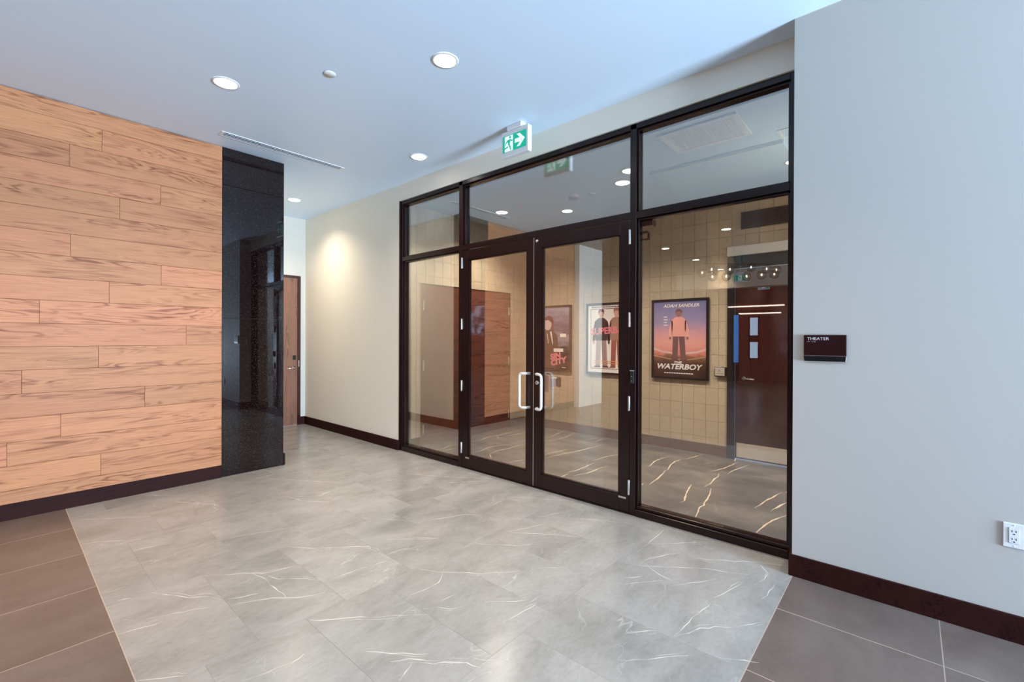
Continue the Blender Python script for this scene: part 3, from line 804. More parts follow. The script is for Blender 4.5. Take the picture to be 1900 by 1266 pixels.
# reader on the right mullion
rdr = thing('card_reader', (XF, 1.647, 1.05), 'small black card reader on the mullion right of the glass doors', 'card reader')
box('body', XF - 0.016, XF, 1.630, 1.664, 1.045, 1.145, MT['black_matte'], rdr, 0.004)
box('top_edge', XF - 0.018, XF - 0.002, 1.631, 1.663, 1.143, 1.149, MT['alu'], rdr, 0.001)
for z in (1.10, 1.062): box('indicator', XF - 0.0168, XF - 0.0155, 1.643, 1.651, z, z + 0.005, MT['alu'], rdr)

# ------------------------------------------------------------------ corridor door
dr = struct(thing('door_3', (2.75, YE, 0), 'brown wood door at the far end of the corridor', 'door'))
fw = 0.045
boxes('door_frame', [(3.178, 3.178 + fw, YE - 0.022, YE, 0, 2.377), (2.255 - fw, 2.255, YE - 0.022, YE, 0, 2.377), (2.255, 3.178, YE - 0.022, YE, 2.332, 2.377)], MT['maroon_wood_v'], dr)
box('leaf', 2.258, 3.175, YE - 0.014, YE, 0.006, 2.329, MT['door_wood'], dr, 0.002)
lathe('rose', (3.115, YE - 0.014, 0.912), (0, -1, 0), [(0.027, 0), (0.027, 0.007), (0.012, 0.009), (0.011, 0.045), (0, 0.045)], MT['chrome'], dr, 18)
tube('lever_handle', [(3.115, YE - 0.055, 0.912), (3.06, YE - 0.06, 0.910), (2.99, YE - 0.055, 0.906)], 0.010, MT['chrome'], dr, 8)
box('card_lock', 3.102, 3.148, YE - 0.034, YE - 0.014, 1.042, 1.112, MT['black'], dr, 0.004)
box('strike_plate', 3.190, 3.200, YE - 0.025, YE - 0.021, 0.93, 1.03, MT['alu'], dr)
struct(box('baseboard_far', 3.226, XC - 0.014, YE - 0.014, YE, 0, BH, MT['maroon_wood'], bevel=0.001), 'short dark baseboard beside the corridor door', 'baseboard')

# ------------------------------------------------------------------ vestibule double doors
fr = struct(thing('trim_2', (4.45, YL, 0), 'slim pale frame around the vestibule double doors', 'door frame'))
box('side', 3.575, 3.583, YL - 0.004, YL + 0.006, 0, 2.10, MT['tile_trim'], fr)
box('side', 5.307, 5.315, YL - 0.004, YL + 0.006, 0, 2.10, MT['maroon_wood_v'], fr)
box('head', 3.583, 5.307, YL - 0.004, YL + 0.006, 2.085, 2.10, MT['maroon_wood'], fr)
for n, (x0, x1, hx, s, lab) in {'door_4': (3.585, 4.443, 3.63, -1, 'left leaf of the red brown double doors in the vestibule'), 'door_5': (4.447, 5.305, 5.28, 1, 'right leaf of the red brown double doors in the vestibule')}.items():
    d = struct(thing(n, ((x0 + x1) / 2, YL, 0), lab, 'door'))
    box('leaf', x0, x1, YL - 0.002, YL + 0.0058, 0.008, 2.083, MT['door_wood_h'], d, 0.0015)
    for zc in (0.22, 1.04, 1.815):
        box('hinge', hx - 0.010, hx + 0.010, YL - 0.010, YL - 0.002, zc - 0.062, zc + 0.062, MT['alu'], d, 0.002)
    if s == -1:
        tube('pull_handle', [(4.40, YL - 0.002, 1.04), (4.40, YL - 0.045, 1.04), (4.40, YL - 0.045, 0.93), (4.40, YL - 0.002, 0.93)], 0.008, MT['chrome'], d, 8, 0.015)

# ------------------------------------------------------------------ vestibule rear door
d = struct(thing('door_6', (XB, 1.08, 0), 'dark maroon wood door with steel kick plate in the vestibule', 'door'))
boxes('door_frame', [(XB - 0.03, XB + 0.02, 1.535, 1.617, 0.001, 2.36), (XB - 0.03, XB + 0.02, 0.56, 0.64, 0.001, 2.36), (XB - 0.03, XB + 0.02, 0.64, 1.535, 2.215, 2.36)], MT['black'], d, 0.002)
box('leaf', XB - 0.008, XB + 0.03, 0.643, 1.532, 0.012, 2.212, MT['maroon_wood_v'], d, 0.002)
box('kick_plate', XB - 0.0095, XB - 0.008, 0.66, 1.515, 0.028, 0.193, MT['steel'], d)
lathe('rose', (XB - 0.008, 1.445, 0.945), (-1, 0, 0), [(0.027, 0), (0.027, 0.007), (0.012, 0.009), (0.011, 0.045), (0, 0.045)], MT['chrome'], d, 18)
tube('lever_handle', [(XB - 0.05, 1.445, 0.945), (XB - 0.055, 1.38, 0.943), (XB - 0.052, 1.32, 0.94)], 0.009, MT['chrome'], d, 8)
op = thing('door_operator', (XB, 1.1, 2.36), 'long white automatic operator box above the maroon vestibule door', 'door operator')
box('cover', XB - 0.06, XB + 0.004, 0.58, 1.617, 2.362, 2.472, MT['white'], op, 0.004)
box('end_cap', XB - 0.061, XB + 0.004, 1.617, 1.6195, 2.361, 2.473, MT['bronze'], op)

# ------------------------------------------------------------------ ceiling fittings
def downlight(loc, label, power, lobby=True):
    t = thing('downlight', loc, label, 'ceiling light', 'round recessed downlights' if lobby else 'downlights in the vestibule ceiling')
    x, y, z = loc
    lathe('trim_ring', (x, y, z), (0, 0, -1), [(0.074, -0.001), (0.076, 0.006), (0.090, 0.004), (0.092, 0)], MT['white'], t, 32)
    lathe('lens', (x, y, z), (0, 0, -1), [(0.0755, 0.001), (0.072, 0.0045), (0, 0.0052)], MT['downlight'], t, 32)
    l = bpy.data.lights.new('lamp', 'SPOT'); l.energy = power; l.color = WARM; l.spot_size = math.radians(135); l.spot_blend = 1.0; l.shadow_soft_size = 0.06
    o = bpy.data.objects.new('lamp', l); COL.objects.link(o); o.parent = t; o.location = (0, 0, -0.02)
    return t
LIGHTS = [((1.132, 3.848), 'lit downlight nearest the oak plank wall'), ((2.025, 2.396), 'largest lit downlight, nearest the viewer on the lobby ceiling'),
          ((2.924, 3.879), 'lit downlight near the exit sign, beside the header'), ((2.718, 6.399), 'lit downlight over the corridor beyond the granite pier')]
first = None
for (x, y), lab in LIGHTS:
    if first is None: first = downlight((x, y, H), lab, DOWN_P)
    else: dup(first, (x, y, H), lab)
OUT_OF_VIEW = [(-0.7, 3.86, 'unseen lobby downlight straight before the oak plank wall'), (-2.55, 3.88, 'first of the mirrored lobby downlights above the Waterboy poster'),
            (-4.35, 3.88, 'mirrored lobby downlight left of the chandelier bubbles'), (-6.3, 3.9, 'mirrored lobby downlight among the chandelier bubbles'), (-8.1, 3.95, 'mirrored lobby downlight over the nearer mirrored exit sign'),
            (1.13, 0.94, 'added unseen downlight brightening the right part of the lobby floor'), (-1.58, 2.4, 'lobby downlight left of the viewpoint'), (-7.1, 2.5, 'mirrored lobby downlight right of the chandelier bubbles')]  # first lamp on this line is unseen, added to brighten the right floor
for x, y, lab in OUT_OF_VIEW: dup(first, (x, y, H), lab)
corr = [o for o in scene.objects if o.name.startswith('downlight') and abs(o.location.y - 6.399) < 0.01][0]
for c in corr.children:
    if c.type == 'LIGHT': c.data = c.data.copy(); c.data.energy = CORRIDOR_P
v1 = downlight((4.432, 4.082, HV), 'lit downlight inside the vestibule, nearer the double doors', VEST_P, False)
dup(v1, (4.43, 2.323, HV), 'lit downlight inside the vestibule, nearer the ceiling grille')
dup(v1, (4.43, 0.563, HV), 'vestibule downlight hidden behind the pale right wall')

def cover(name, loc, r, label, cat, group):
    t = thing(name, loc, label, cat, group)
    x, y, z = loc
    lathe('cover_plate', (x, y, z), (0, 0, -1), [(r, 0), (r, 0.003), (r * 0.94, 0.0055), (0, 0.006)], MT['white'], t, 28)
    lathe('shadow_gap', (x, y, z), (0, 0, -1), [(r * 1.06, 0), (r * 1.06, 0.0012), (r, 0.0012)], MT['grey_plastic'], t, 28)
cover('sprinkler_cover', (1.585, 3.146, H), 0.042, 'small round sprinkler cover flush in the lobby ceiling', 'sprinkler', None)
cover('sprinkler_cover', (4.406, 3.732, HV), 0.036, 'small round sprinkler cover in the vestibule ceiling', 'sprinkler', None)
sm = thing('smoke_detector', (4.458, 2.967, HV), 'white round smoke detector on the vestibule ceiling', 'smoke detector')
lathe('base', (4.458, 2.967, HV), (0, 0, -1), [(0.066, 0), (0.066, 0.022), (0.060, 0.028)], MT['white'], sm, 28)
lathe('head', (4.458, 2.967, HV - 0.028), (0, 0, -1), [(0.060, 0), (0.052, 0.014), (0.03, 0.019), (0.028, 0.013), (0.012, 0.013), (0.010, 0.018), (0, 0.018)], MT['grey_plastic'], sm, 28)

# slot diffuser by the granite
sd = thing('slot_diffuser', (1.97, 4.83, H), 'long narrow linear air diffuser in the ceiling before the granite pier', 'air diffuser')
x0, x1, y0, y1 = 1.37, 2.575, 4.765, 4.875
boxes('frame', [(x0, x1, y0, y0 + 0.009, H - 0.004, H + 0.0), (x0, x1, y1 - 0.010, y1, H - 0.004, H), (x0, x0 + 0.028, y0 + 0.009, y1 - 0.010, H - 0.004, H), (x1 - 0.028, x1, y0 + 0.009, y1 - 0.010, H - 0.004, H)], MT['white'], sd)
box('slot_back', x0 + 0.028, x1 - 0.028, y0 + 0.009, y1 - 0.010, H - 0.0015, H - 0.0004, plain('slot_shadow', (0.11, 0.125, 0.15), 0.6), sd)
for yy, w_ in ((y0 + 0.030, 0.012), (y0 + 0.068, 0.016)):
    box('blade', x0 + 0.028, x1 - 0.028, yy, yy + w_, H - 0.0045, H - 0.0012, MT['vent_grey'], sd)

# vestibule ceiling grille and panels
def ceiling_grille(name, x0, x1, y0, y1, label, slats=True):
    t = thing(name, ((x0 + x1) / 2, (y0 + y1) / 2, HV), label, 'ceiling grille')
    b = 0.042
    boxes('frame', [(x0, x1, y0, y0 + b, HV - 0.014, HV), (x0, x1, y1 - b, y1, HV - 0.014, HV), (x0, x0 + b, y0 + b, y1 - b, HV - 0.014, HV), (x1 - b, x1, y0 + b, y1 - b, HV - 0.014, HV)], MT['white_cool'], t, 0.003)
    box('core', x0 + b, x1 - b, y0 + b, y1 - b, HV - 0.004, HV - 0.001, MT['vent_grey'], t)
    bm = bmesh.new(); n = 34
    for k in range(n):
        yy = y0 + b + (y1 - y0 - 2 * b) * (k + 0.2) / n
        add_box(bm, x0 + b, x1 - b, yy, yy + (y1 - y0 - 2 * b) / n * 0.55, HV - 0.011, HV - 0.004)
    n2 = 26
    for k in range(n2):
        xx = x0 + b + (x1 - x0 - 2 * b) * (k + 0.2) / n2
        add_box(bm, xx, xx + (x1 - x0 - 2 * b) / n2 * 0.4, y0 + b, y1 - b, HV - 0.0105, HV - 0.0045)
    tag(finish('egg_crate', bm, MT['white_cool'], t), kind='stuff')
ceiling_grille('ceiling_grille', 3.584, 4.040, 0.967, 1.575, 'white framed egg crate air grille in the vestibule ceiling')
ap = thing('access_panel', (4.225, 0.71, HV), 'small pale access panel at the right of the vestibule ceiling', 'access panel')
boxes('frame', [(4.12, 4.32, 0.62, 0.64, HV - 0.008, HV), (4.12, 4.32, 0.79, 0.81, HV - 0.008, HV), (4.12, 4.14, 0.64, 0.79, HV - 0.008, HV), (4.30, 4.32, 0.64, 0.79, HV - 0.008, HV)], MT['white_cool'], ap)
box('lid', 4.14, 4.30, 0.64, 0.79, HV - 0.005, HV, MT['ceiling_cool'], ap)
rp = thing('heating_panel', (4.72, 1.4, HV), 'long pale radiant heating panel under the vestibule ceiling', 'heating panel')
box('panel', 4.345, 5.0, 0.80, 1.97, HV - 0.030, HV - 0.012, MT['ceiling_cool'], rp, 0.003)
box('front_edge', 4.332, 4.345, 0.80, 1.97, HV - 0.034, HV, MT['white_cool'], rp, 0.002)
for hx in (4.4, 4.9):
    for hy in (0.9, 1.8): box('hanger', hx, hx + 0.03, hy, hy + 0.05, HV - 0.012, HV, MT['white_cool'], rp)

# ------------------------------------------------------------------ exit signs
def exit_sign(loc, face, label, arrow=True):
    """loc: middle of the sign at the ceiling; face -1 looks towards -X, +1 towards +X"""
    x, y, z = loc
    t = thing('exit_sign', loc, label, 'exit sign', 'green running figure exit signs')
    w, zt, zb, dp = 0.318, z - 0.040, z - 0.270, 0.052
    box('housing', x - dp / 2, x + dp / 2, y - w / 2, y + w / 2, zb, zt, MT['white'], t, 0.006)
    box('canopy', x - 0.035, x + 0.035, y - 0.085, y + 0.085, zt - 0.001, z, MT['white'], t, 0.005)
    fx = x + face * dp / 2
    org = (fx, y - face * (w / 2 - 0.021) if face > 0 else y + (w / 2 - 0.021), zb + 0.04)
    right = (0, 1, 0) if face > 0 else (0, -1, 0); out = (face, 0, 0)
    pw, ph = w - 0.042, 0.148
    sides = [(org, right, (0, 0, 1), out)]
    if arrow: sides.append(((x - face * dp / 2, org[1], org[2]), right, (0, 0, 1), (-face, 0, 0)))     # two-faced sign, both arrows point the same way
    x0, x1 = (pw * 0.09, pw * 0.44) if arrow else (pw * 0.34, pw * 0.66)
    s = x1 - x0
    P_ = lambda l: [(x0 + p * s, q * ph) for p, q in l]
    run = [P_([(0.55, 0.88), (0.63, 0.93), (0.72, 0.93), (0.78, 0.86), (0.72, 0.77), (0.62, 0.77)]),
           P_([(0.36, 0.72), (0.62, 0.74), (0.70, 0.64), (0.60, 0.42), (0.44, 0.40)]),
           P_([(0.36, 0.72), (0.14, 0.62), (0.06, 0.44), (0.14, 0.42), (0.22, 0.56), (0.42, 0.62)]),
           P_([(0.62, 0.74), (0.80, 0.58), (0.98, 0.60), (0.98, 0.67), (0.83, 0.67), (0.70, 0.76)]),
           P_([(0.44, 0.42), (0.40, 0.26), (0.0, 0.20), (0.0, 0.28), (0.32, 0.34), (0.50, 0.46)]),
           P_([(0.46, 0.44), (0.62, 0.44), (0.74, 0.26), (0.80, 0.06), (0.70, 0.05), (0.62, 0.22)])]
    for a in sides:
        patch('legend_green', [[(0, 0), (pw, 0), (pw, ph), (0, ph)]], *a, MT['exit_green'], t, 0.0006)
        patch('doorway_white', [[(x0, 0.004), (x1, 0.004), (x1, ph - 0.006), (x0, ph - 0.006)]], *a, MT['exit_white'], t, 0.0011)
        patch('running_figure', run, *a, MT['exit_green'], t, 0.0016)
        if arrow:
            u = lambda p, q: (pw * (0.52 + 0.42 * p), ph * q)
            patch('arrow', [[u(0, 0.40), u(0.60, 0.40), u(0.60, 0.64), u(0, 0.64)], [u(0.18, 0.90), u(0.50, 0.90), u(1.0, 0.52), u(0.68, 0.52)], [u(0.68, 0.52), u(1.0, 0.52), u(0.50, 0.14), u(0.18, 0.14)]], *a, MT['exit_white'], t, 0.0011)
    return t
exit_sign((3.055, 2.642, H), -1, 'white boxed green exit sign with arrow hanging before the header')
exit_sign((-6.0, 3.32, H - 0.16), 1, 'green exit sign in the lobby, nearer one mirrored in the glass', False)
exit_sign((-8.28, 3.27, H - 0.16), 1, 'green exit sign in the lobby, farther one mirrored in the glass', False)
for x, y in ((-6.0, 3.32), (-8.28, 3.27)):
    o = [c for c in scene.objects if c.name.startswith('exit_sign') and abs(c.location.x - x) < 0.01][0]
    bm = bmesh.new(); add_tube(bm, [(x, y, H - 0.16), (x, y, H)], 0.01, 8); finish('stem', bm, MT['white'], o, True)

# ------------------------------------------------------------------ bubble chandelier of the lobby
GL = [(-3.756, 3.529, 2.888), (-3.896, 3.37, 2.962), (-3.908, 3.356, 2.798), (-4.116, 3.119, 2.805), (-4.167, 3.061, 2.963), (-4.416, 2.777, 2.807), (-4.483, 2.701, 3.014), (-4.639, 2.523, 2.845), (-4.715, 2.437, 2.978), (-4.859, 2.273, 2.955), (-4.827, 2.309, 2.858)]
cx, cy, cz = -4.35, 2.86, 3.09
ch = thing('bubble_chandelier', (cx, cy, H), 'lobby chandelier of clear glass bubbles mirrored in the right pane', 'chandelier')
lathe('canopy', (cx, cy, H), (0, 0, -1), [(0.07, 0), (0.07, 0.02), (0.02, 0.03), (0, 0.03)], MT['black'], ch, 20)
tube('stem', [(cx, cy, H - 0.02), (cx, cy, cz)], 0.009, MT['black'], ch, 8)
tube('spine', [(-3.75, 3.53, cz), (cx, cy, cz), (-4.86, 2.27, cz)], 0.008, MT['black'], ch, 8)
gme = None
for (x, y, z) in GL:
    px = cx + ((x - cx) * 0.6 - (y - cy) * 0.68) * 0.62; py = cy - ((x - cx) * 0.6 - (y - cy) * 0.68) * 0.72
    top = (x, y, z + 0.125)
    bm = bmesh.new(); add_tube(bm, [(x, y, cz), (x, y, z + 0.09)], 0.005, 6)
    add_tube(bm, [(x, y, cz), ((x + cx) / 2, (y + cy) / 2, cz)], 0.005, 6)
    finish('arm', bm, MT['steel'], ch, True)
    if gme is None:
        bm = bmesh.new(); bmesh.ops.create_icosphere(bm, subdivisions=3, radius=0.10)
        gme = bpy.data.meshes.new('globe'); bm.to_mesh(gme); bm.free(); gme.materials.append(MT['thin_glass'])
        for p in gme.polygons: p.use_smooth = True
        bm = bmesh.new(); add_lathe(bm, (0, 0, 0.03), (0, 0, -1), [(0, 0), (0.008, 0.004), (0.014, 0.025), (0.011, 0.045), (0, 0.055)], 10)
        bme = bpy.data.meshes.new('bulb'); bm.to_mesh(bme); bm.free(); bme.materials.append(MT['bulb'])
    g_ = link('globe', gme, None, ch); g_.location = Vector((x, y, z)) - Vector(ch.location)
    b_ = link('bulb', bme, None, g_)

# ------------------------------------------------------------------ theatre sign
ts = thing('room_sign', (XR, 0.366, 1.349), 'dark maroon THEATER room sign on the pale right wall', 'sign')
y1, y0, z0, z1 = 0.466, 0.265, 1.274, 1.424
box('plate', XR - 0.012, XR, y0, y1, z0 + 0.034, z1, MT['plaque'], ts, 0.001)
box('bright_rule', XR - 0.013, XR, y0, y1, z0 + 0.030, z0 + 0.0335, plain('mauve_rule', (0.16, 0.08, 0.09), 0.3), ts)
for k in range(3): box('rail', XR - 0.016 + k * 0.002, XR, y0 + (0.001 * k), y1 - (0.001 * k), z0 + 0.0195 - k * 0.0098, z0 + 0.0285 - k * 0.0098, MT['black'], ts, 0.001)
fr_ = ((XR - 0.012, y1, z0), (0, -1, 0), (0, 0, 1), (-1, 0, 0))
MT['letter_white'] = plain('white_lettering', (0.75, 0.68, 0.70), 0.5)
lettering('lettering', 'THEATER', 0.0232, *fr_, 0.016, 0.121, MT['letter_white'], ts, 1.08, bold=0.0)
dots = []
for k, pat in enumerate(('12', '125', '15', '', '1', '234', '15', '1235')):
    for ch_ in pat:
        i = int(ch_) - 1; dots.append(ell(0.017 + k * 0.0053 + (i // 3) * 0.0021, 0.1135 - (i % 3) * 0.0024, 0.0010, 0.0010, 6))
patch('braille', dots, *fr_, MT['letter_white'], ts, 0.0006)

# ------------------------------------------------------------------ wall outlet
ow = thing('wall_outlet', (XR, -0.366, 0.49), 'white duplex power outlet low on the pale right wall', 'outlet')
y1, y0, z0, z1 = -0.331, -0.401, 0.434, 0.548
box('cover_plate', XR - 0.006, XR, y0, y1, z0, z1, MT['white'], ow, 0.002)
box('surround', XR - 0.0068, XR - 0.0058, y0 + 0.0175, y1 - 0.0175, z0 + 0.0215, z1 - 0.0215, MT['grey_plastic'], ow)
box('receptacle', XR - 0.0085, XR - 0.006, y0 + 0.0185, y1 - 0.0185, z0 + 0.0225, z1 - 0.0225, MT['white'], ow, 0.0008)
sl = []
for zc in (z0 + 0.078, z0 + 0.042):
    for dy in (-0.0065, 0.0065): sl.append((XR - 0.0092, XR - 0.0084, (y0 + y1) / 2 + dy - 0.0011, (y0 + y1) / 2 + dy + 0.0011, zc - 0.0045, zc + 0.0045))
    sl.append((XR - 0.0092, XR - 0.0084, (y0 + y1) / 2 - 0.0028, (y0 + y1) / 2 + 0.0028, zc - 0.0155, zc - 0.0105))
boxes('socket_slot', sl, MT['black_matte'], ow)
for zc in (z0 + 0.009, z1 - 0.009): lathe('screw', (XR - 0.006, (y0 + y1) / 2, zc), (-1, 0, 0), [(0.003, 0), (0.0025, 0.001), (0, 0.0012)], MT['white'], ow, 10)

# ------------------------------------------------------------------ vestibule wall fittings
cp = thing('control_panel', (XB, 1.688, 1.008), 'small dark framed push plate beside the maroon vestibule door', 'push plate')
box('back_box', XB - 0.040, XB, 1.622, 1.752, 0.952, 1.064, MT['black'], cp, 0.003)
box('face_plate', XB - 0.043, XB - 0.039, 1.640, 1.746, 0.962, 1.046, MT['steel'], cp, 0.001)
box('top_lip', XB - 0.046, XB - 0.039, 1.638, 1.748, 1.048, 1.057, MT['white'], cp, 0.001)
bm = bmesh.new()
for k in range(7):
    a = k / 7 * 2 * math.pi; add_box(bm, XB - 0.0438, XB - 0.0428, 1.700 + 0.011 * math.cos(a) - .003, 1.700 + 0.011 * math.cos(a) + .003, 1.018 + 0.011 * math.sin(a) - .003, 1.018 + 0.011 * math.sin(a) + .003)
for k in range(6): add_box(bm, XB - 0.0438, XB - 0.0428, 1.662 + 0.012 * k, 1.668 + 0.012 * k, 0.985, 0.991)
finish('push_symbol', bm, MT['black'], cp)
vg = thing('wall_grille', (XB, 1.15, 2.765), 'black louvred air grille high on the vestibule rear wall', 'wall grille')
ga, gb, gz0, gz1 = 0.72, 1.474, 2.668, 2.861
boxes('frame', [(XB - 0.02, XB + 0.001, ga, gb, gz0, gz0 + 0.02), (XB - 0.02, XB + 0.001, ga, gb, gz1 - 0.02, gz1), (XB - 0.02, XB + 0.001, gb - 0.03, gb, gz0 + 0.02, gz1 - 0.02), (XB - 0.02, XB + 0.001, ga, ga + 0.03, gz0 + 0.02, gz1 - 0.02), (XB - 0.018, XB + 0.001, 1.083, 1.097, gz0 + 0.02, gz1 - 0.02)], MT['black'], vg)
box('back', XB - 0.003, XB, ga + 0.03, gb - 0.03, gz0 + 0.02, gz1 - 0.02, MT['black_matte'], vg)
for k in range(8):
    z = gz0 + 0.026 + k * 0.0188
    box('louvre', XB - 0.015, XB - 0.003, ga + 0.03, gb - 0.03, z, z + 0.007, MT['black'], vg)

# ------------------------------------------------------------------ framed posters
def flat(name, col, rough=0.35): return plain(name, col, rough)
def print_mat(name, stops, streak, rough=0.18):
    """vertical colour bands broken up by streaky noise (printed picture ground)"""
    m, nt, b = mat(name)
    tc = nt.nodes.new('ShaderNodeTexCoord'); sp = nt.nodes.new('ShaderNodeSeparateXYZ'); nt.links.new(tc.outputs['Generated'], sp.inputs[0])
    mp = node(nt, 'ShaderNodeMapping'); mp.inputs['Scale'].default_value = (1, 2.2, 9); nt.links.new(tc.outputs['Generated'], mp.inputs['Vector'])
    n = node(nt, 'ShaderNodeTexNoise', i_Scale=1.6, i_Detail=6.0); nt.links.new(mp.outputs[0], n.inputs['Vector'])
    ad = node(nt, 'ShaderNodeMath', operation='MULTIPLY_ADD'); ad.inputs[1].default_value = streak; nt.links.new(n.outputs['Fac'], ad.inputs[0])
    sb = node(nt, 'ShaderNodeMath', operation='SUBTRACT'); sb.inputs[1].default_value = streak * 0.5
    nt.links.new(sp.outputs['Z'], sb.inputs[0]); nt.links.new(sb.outputs[0], ad.inputs[2])
    r = ramp(nt, stops); nt.links.new(ad.outputs[0], r.inputs[0]); nt.links.new(r.outputs[0], b.inputs['Base Color'])
    b.inputs['Roughness'].default_value = rough
    return m
def poster(yl, label, sheet):
    """yl: the left edge as seen from the lobby"""
    w, z0, z1, fwid = 0.722, 0.888, 1.902, 0.03
    t = thing('framed_poster', (XB, yl - w / 2, z0), label, 'poster', 'framed film posters on the tiled wall')
    x0, x1 = XB - 0.034, XB + 0.0005
    for n, b in (('side', (yl - fwid, yl, z0, z1)), ('side', (yl - w, yl - w + fwid, z0, z1)), ('top', (yl - w + fwid, yl - fwid, z1 - fwid, z1)), ('bottom', (yl - w + fwid, yl - fwid, z0, z0 + fwid))):
        box('frame_' + n, x0, x1, b[0], b[1], b[2], b[3], MT['black'], t, 0.003)
    box('sheet', XB - 0.022, XB - 0.018, yl - w + fwid, yl - fwid, z0 + fwid, z1 - fwid, sheet, t)
    return t, ((XB - 0.022, yl - fwid, z0 + fwid), (0, -1, 0), (0, 0, 1), (-1, 0, 0)), w - 2 * fwid, z1 - z0 - 2 * fwid
def figure(a, t, u, base, h, top, legs, hair, skin, wd=1.0):
    """plain standing silhouette: shoes at base, h tall"""
    q = lambda l: [(u + p * h * wd, base + r * h) for p, r in l]
    patch('figure_legs', [q([(-.115, .50), (0, .50), (-.02, .03), (-.13, .03)]), q([(0, .50), (.115, .50), (.14, .03), (.035, .03)])], *a, legs, t, 0.0008)
    patch('figure_top', [q([(-.09, .83), (-.03, .85), (.03, .85), (.09, .83), (.15, .78), (.135, .46), (-.135, .46), (-.15, .78)]), q([(-.15, .78), (-.195, .60), (-.20, .45), (-.145, .45), (-.12, .62), (-.12, .76)]), q([(.15, .78), (.195, .60), (.20, .45), (.145, .45), (.12, .62), (.12, .76)])], *a, top, t, 0.0010)
    patch('figure_head', [ell(u, base + .91 * h, .052 * h * wd, .07 * h)], *a, skin, t, 0.0012)
    for sd_ in (-1, 1): patch('figure_hand', [ell(u + sd_ * .172 * h * wd, base + .425 * h, .025 * h * wd, .032 * h, 8)], *a, skin, t, 0.0012)
    patch('figure_hair', [q([(-.062, .90), (-.066, .97), (-.03, 1.0), (.03, 1.0), (.066, .97), (.062, .90), (.04, .95), (-.04, .95)])], *a, hair, t, 0.0014)
    patch('figure_shoes', [q([(-.13, .03), (-.02, .03), (-.02, 0), (-.17, 0)]), q([(.035, .03), (.14, .03), (.18, 0), (.035, 0)])], *a, hair, t, 0.0014)
skin = flat('print_skin', (0.62, 0.33, 0.27)); dark = flat('print_dark', (0.03, 0.014, 0.016)); white_p = flat('print_white', (0.85, 0.80, 0.80)); pink = flat('print_pink', (0.80, 0.22, 0.28))
red = flat('print_red', (0.75, 0.10, 0.12))
# the sunset poster
s1 = print_mat('sunset_print', [(0.0, (0.045, 0.02, 0.016)), (0.16, (0.07, 0.035, 0.022)), (0.26, (0.20, 0.10, 0.06)), (0.30, (0.62, 0.22, 0.18)), (0.45, (0.72, 0.33, 0.30)), (0.60, (0.58, 0.30, 0.36)), (0.72, (0.30, 0.25, 0.42)), (1.0, (0.16, 0.17, 0.36))], 0.16)
t, a, w, h = poster(2.547, 'framed sunset coloured film poster reading The Waterboy, right of the mullion', s1)
patch('stand_rows', [[(0.0, 0.37), (0.12, 0.325), (0.30, 0.305), (0.30, 0.285), (0.12, 0.30), (0, 0.335)], [(w, 0.37), (w - 0.12, 0.325), (w - 0.30, 0.305), (w - 0.30, 0.285), (w - 0.12, 0.30), (w, 0.335)]], *a, flat('print_rows', (0.62, 0.42, 0.42)), t, 0.0005)
patch('field_line', [[(0.0, 0.268), (0.2, 0.228), (0.45, 0.222), (w, 0.262), (w, 0.256), (0.45, 0.215), (0.2, 0.221), (0, 0.26)]], *a, flat('print_line', (0.6, 0.42, 0.2)), t, 0.0005)
figure(a, t, 0.325, 0.215, 0.64, flat('print_coral', (0.74, 0.34, 0.30)), flat('print_trousers', (0.16, 0.075, 0.07)), flat('print_brown_hair', (0.16, 0.065, 0.045)), flat('print_sleeve', (0.30, 0.12, 0.11)))
lettering('lettering', 'ADAM SANDLER', 0.058, *a, w * 0.53, h - 0.075, white_p, t, 1.05, 0.25, 'CENTER', 0.001, 0.002)
lettering('lettering', 'THE', 0.042, *a, w * 0.47, 0.168, white_p, t, 1.3, 0.25, 'CENTER', 0.0012, 0.002)
lettering('lettering', 'WATERBOY', 0.092, *a, w * 0.48, 0.098, white_p, t, 1.13, 0.25, 'CENTER', 0.0025, 0.002)
tag(patch('small_print', [[(0.14 + k * 0.031, 0.040), (0.165 + k * 0.031, 0.040), (0.165 + k * 0.031, 0.052), (0.14 + k * 0.031, 0.052)] for k in range(12)] + [[(0.13, h - 0.20 - k * 0.035), (0.175 + 0.01 * (k % 2), h - 0.20 - k * 0.035), (0.175 + 0.01 * (k % 2), h - 0.19 - k * 0.035), (0.13, h - 0.19 - k * 0.035)] for k in range(4)], *a, white_p, t, 0.002), kind='stuff')
# the white poster with two people
s2 = print_mat('white_print', [(0.0, (0.86, 0.80, 0.79)), (1.0, (0.86, 0.80, 0.79))], 0.0)
t, a, w, h = poster(3.545, 'framed white film poster reading Superbad, seen through the right glass door', s2)
b0, b1 = 0.045, 0.052
patch('border', [[(b0, 0.05), (w - b0, 0.05), (w - b0, 0.058), (b0, 0.058)], [(b0, 0.05), (b1, 0.05), (b1, h - 0.05), (b0, h - 0.05)], [(w - b1, 0.05), (w - b0, 0.05), (w - b0, h - 0.05), (w - b1, h - 0.05)], [(b0, h - 0.058), (w - b0, h - 0.058), (w - b0, h - 0.05), (b0, h - 0.05)]], *a, dark, t, 0.0006)
figure(a, t, 0.215, 0.07, 0.83, flat('print_jacket', (0.05, 0.022, 0.022)), flat('print_grey_trousers', (0.36, 0.26, 0.26)), flat('print_dark_red_hair', (0.10, 0.025, 0.022)), skin, 0.85)
figure(a, t, 0.455, 0.07, 0.84, flat('print_tan_top', (0.36, 0.20, 0.15)), flat('print_rust_trousers', (0.30, 0.10, 0.065)), flat('print_rust_hair', (0.28, 0.09, 0.06)), skin, 0.80)
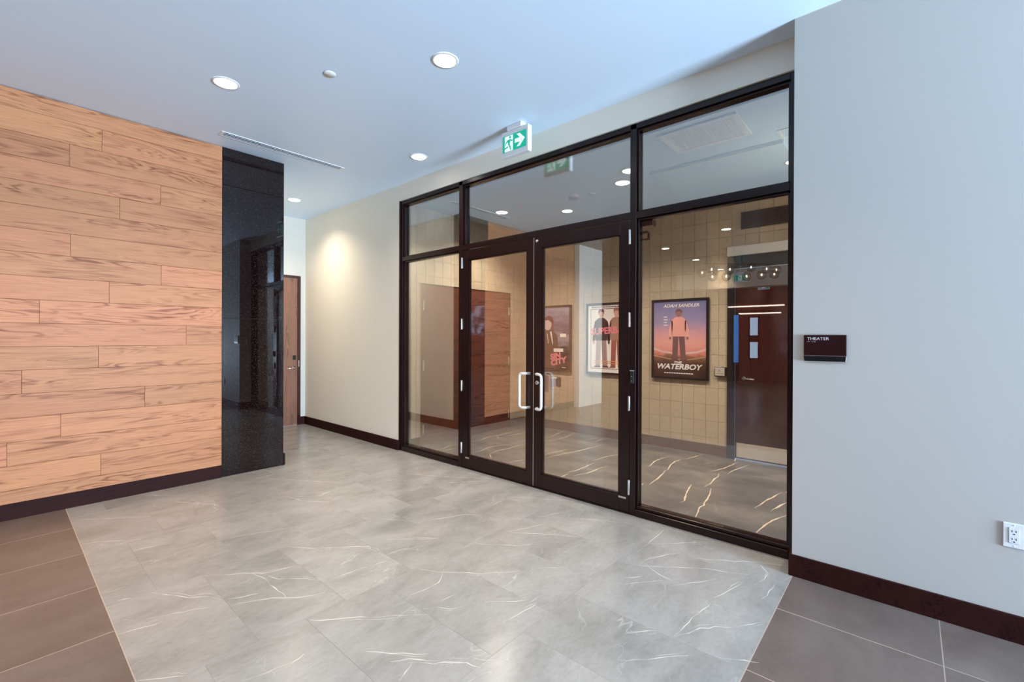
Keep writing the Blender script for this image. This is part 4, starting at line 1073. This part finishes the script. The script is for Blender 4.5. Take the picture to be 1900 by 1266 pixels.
lettering('lettering', 'SUPERBAD', 0.130, *a, 0.055, 0.53, pink, t, 0.96, 0.0, 'LEFT', 0.004, 0.0022, 0.07)
tag(patch('small_print', [[(0.06 + k * 0.045, h - 0.034), (0.098 + k * 0.045, h - 0.034), (0.098 + k * 0.045, h - 0.022), (0.06 + k * 0.045, h - 0.022)] for k in range(12)], *a, dark, t, 0.002), kind='stuff')
tag(patch('small_print', [[(0.10 + k * 0.04, 0.155 - j * 0.03), (0.132 + k * 0.04, 0.155 - j * 0.03), (0.132 + k * 0.04, 0.167 - j * 0.03), (0.10 + k * 0.04, 0.167 - j * 0.03)] for k in range(11) for j in range(2)], *a, flat('print_orange', (0.75, 0.32, 0.12)), t, 0.002), kind='stuff')
# the dark poster
s3 = print_mat('dark_print', [(0.0, (0.012, 0.008, 0.012)), (0.30, (0.02, 0.014, 0.02)), (0.5, (0.30, 0.27, 0.33)), (0.62, (0.10, 0.08, 0.13)), (0.8, (0.22, 0.18, 0.27)), (1.0, (0.36, 0.32, 0.42))], 0.45)
t, a, w, h = poster(4.532, 'framed dark film poster reading Sin City, seen through the right glass door', s3)
patch('figure_coat', [[(0.0, 0.02), (0.40, 0.02), (0.46, 0.30), (0.44, 0.52), (0.36, 0.60), (0.22, 0.60), (0.10, 0.52), (0.0, 0.48)]], *a, flat('print_brown_coat', (0.075, 0.035, 0.025)), t, 0.0008)
patch('figure_skin', [ell(0.255, 0.70, 0.075, 0.095)], *a, flat('print_pale_skin', (0.62, 0.50, 0.50)), t, 0.0010)
patch('figure_hair', [[(0.20, 0.80), (0.27, 0.835), (0.35, 0.80), (0.385, 0.70), (0.36, 0.60), (0.32, 0.60), (0.33, 0.72), (0.27, 0.765), (0.21, 0.755)]], *a, flat('print_maroon_hair', (0.13, 0.03, 0.03)), t, 0.0012)
patch('lapel', [[(0.30, 0.58), (0.33, 0.59), (0.36, 0.40), (0.35, 0.38)], [(0.24, 0.55), (0.25, 0.56), (0.275, 0.40), (0.265, 0.40)]], *a, white_p, t, 0.0012)
for q_ in ([(0.49, 0.50), (0.60, 0.50), (0.60, 0.55), (0.49, 0.55)], [(0.37, 0.275), (0.55, 0.275), (0.55, 0.325), (0.37, 0.325)]): patch('caption_box', [q_], *a, white_p, t, 0.0014)
lettering('lettering', 'SIN', 0.115, *a, 0.315, 0.150, pink, t, 1.15, 0.1, 'LEFT', 0.006, 0.0022, 0.22)
lettering('lettering', 'CITY', 0.115, *a, 0.325, 0.058, pink, t, 1.15, 0.1, 'LEFT', 0.006, 0.0022, 0.22)
patch('small_print', [[(0.53, 0.030), (0.60, 0.030), (0.60, 0.042), (0.53, 0.042)]], *a, white_p, t, 0.0014)
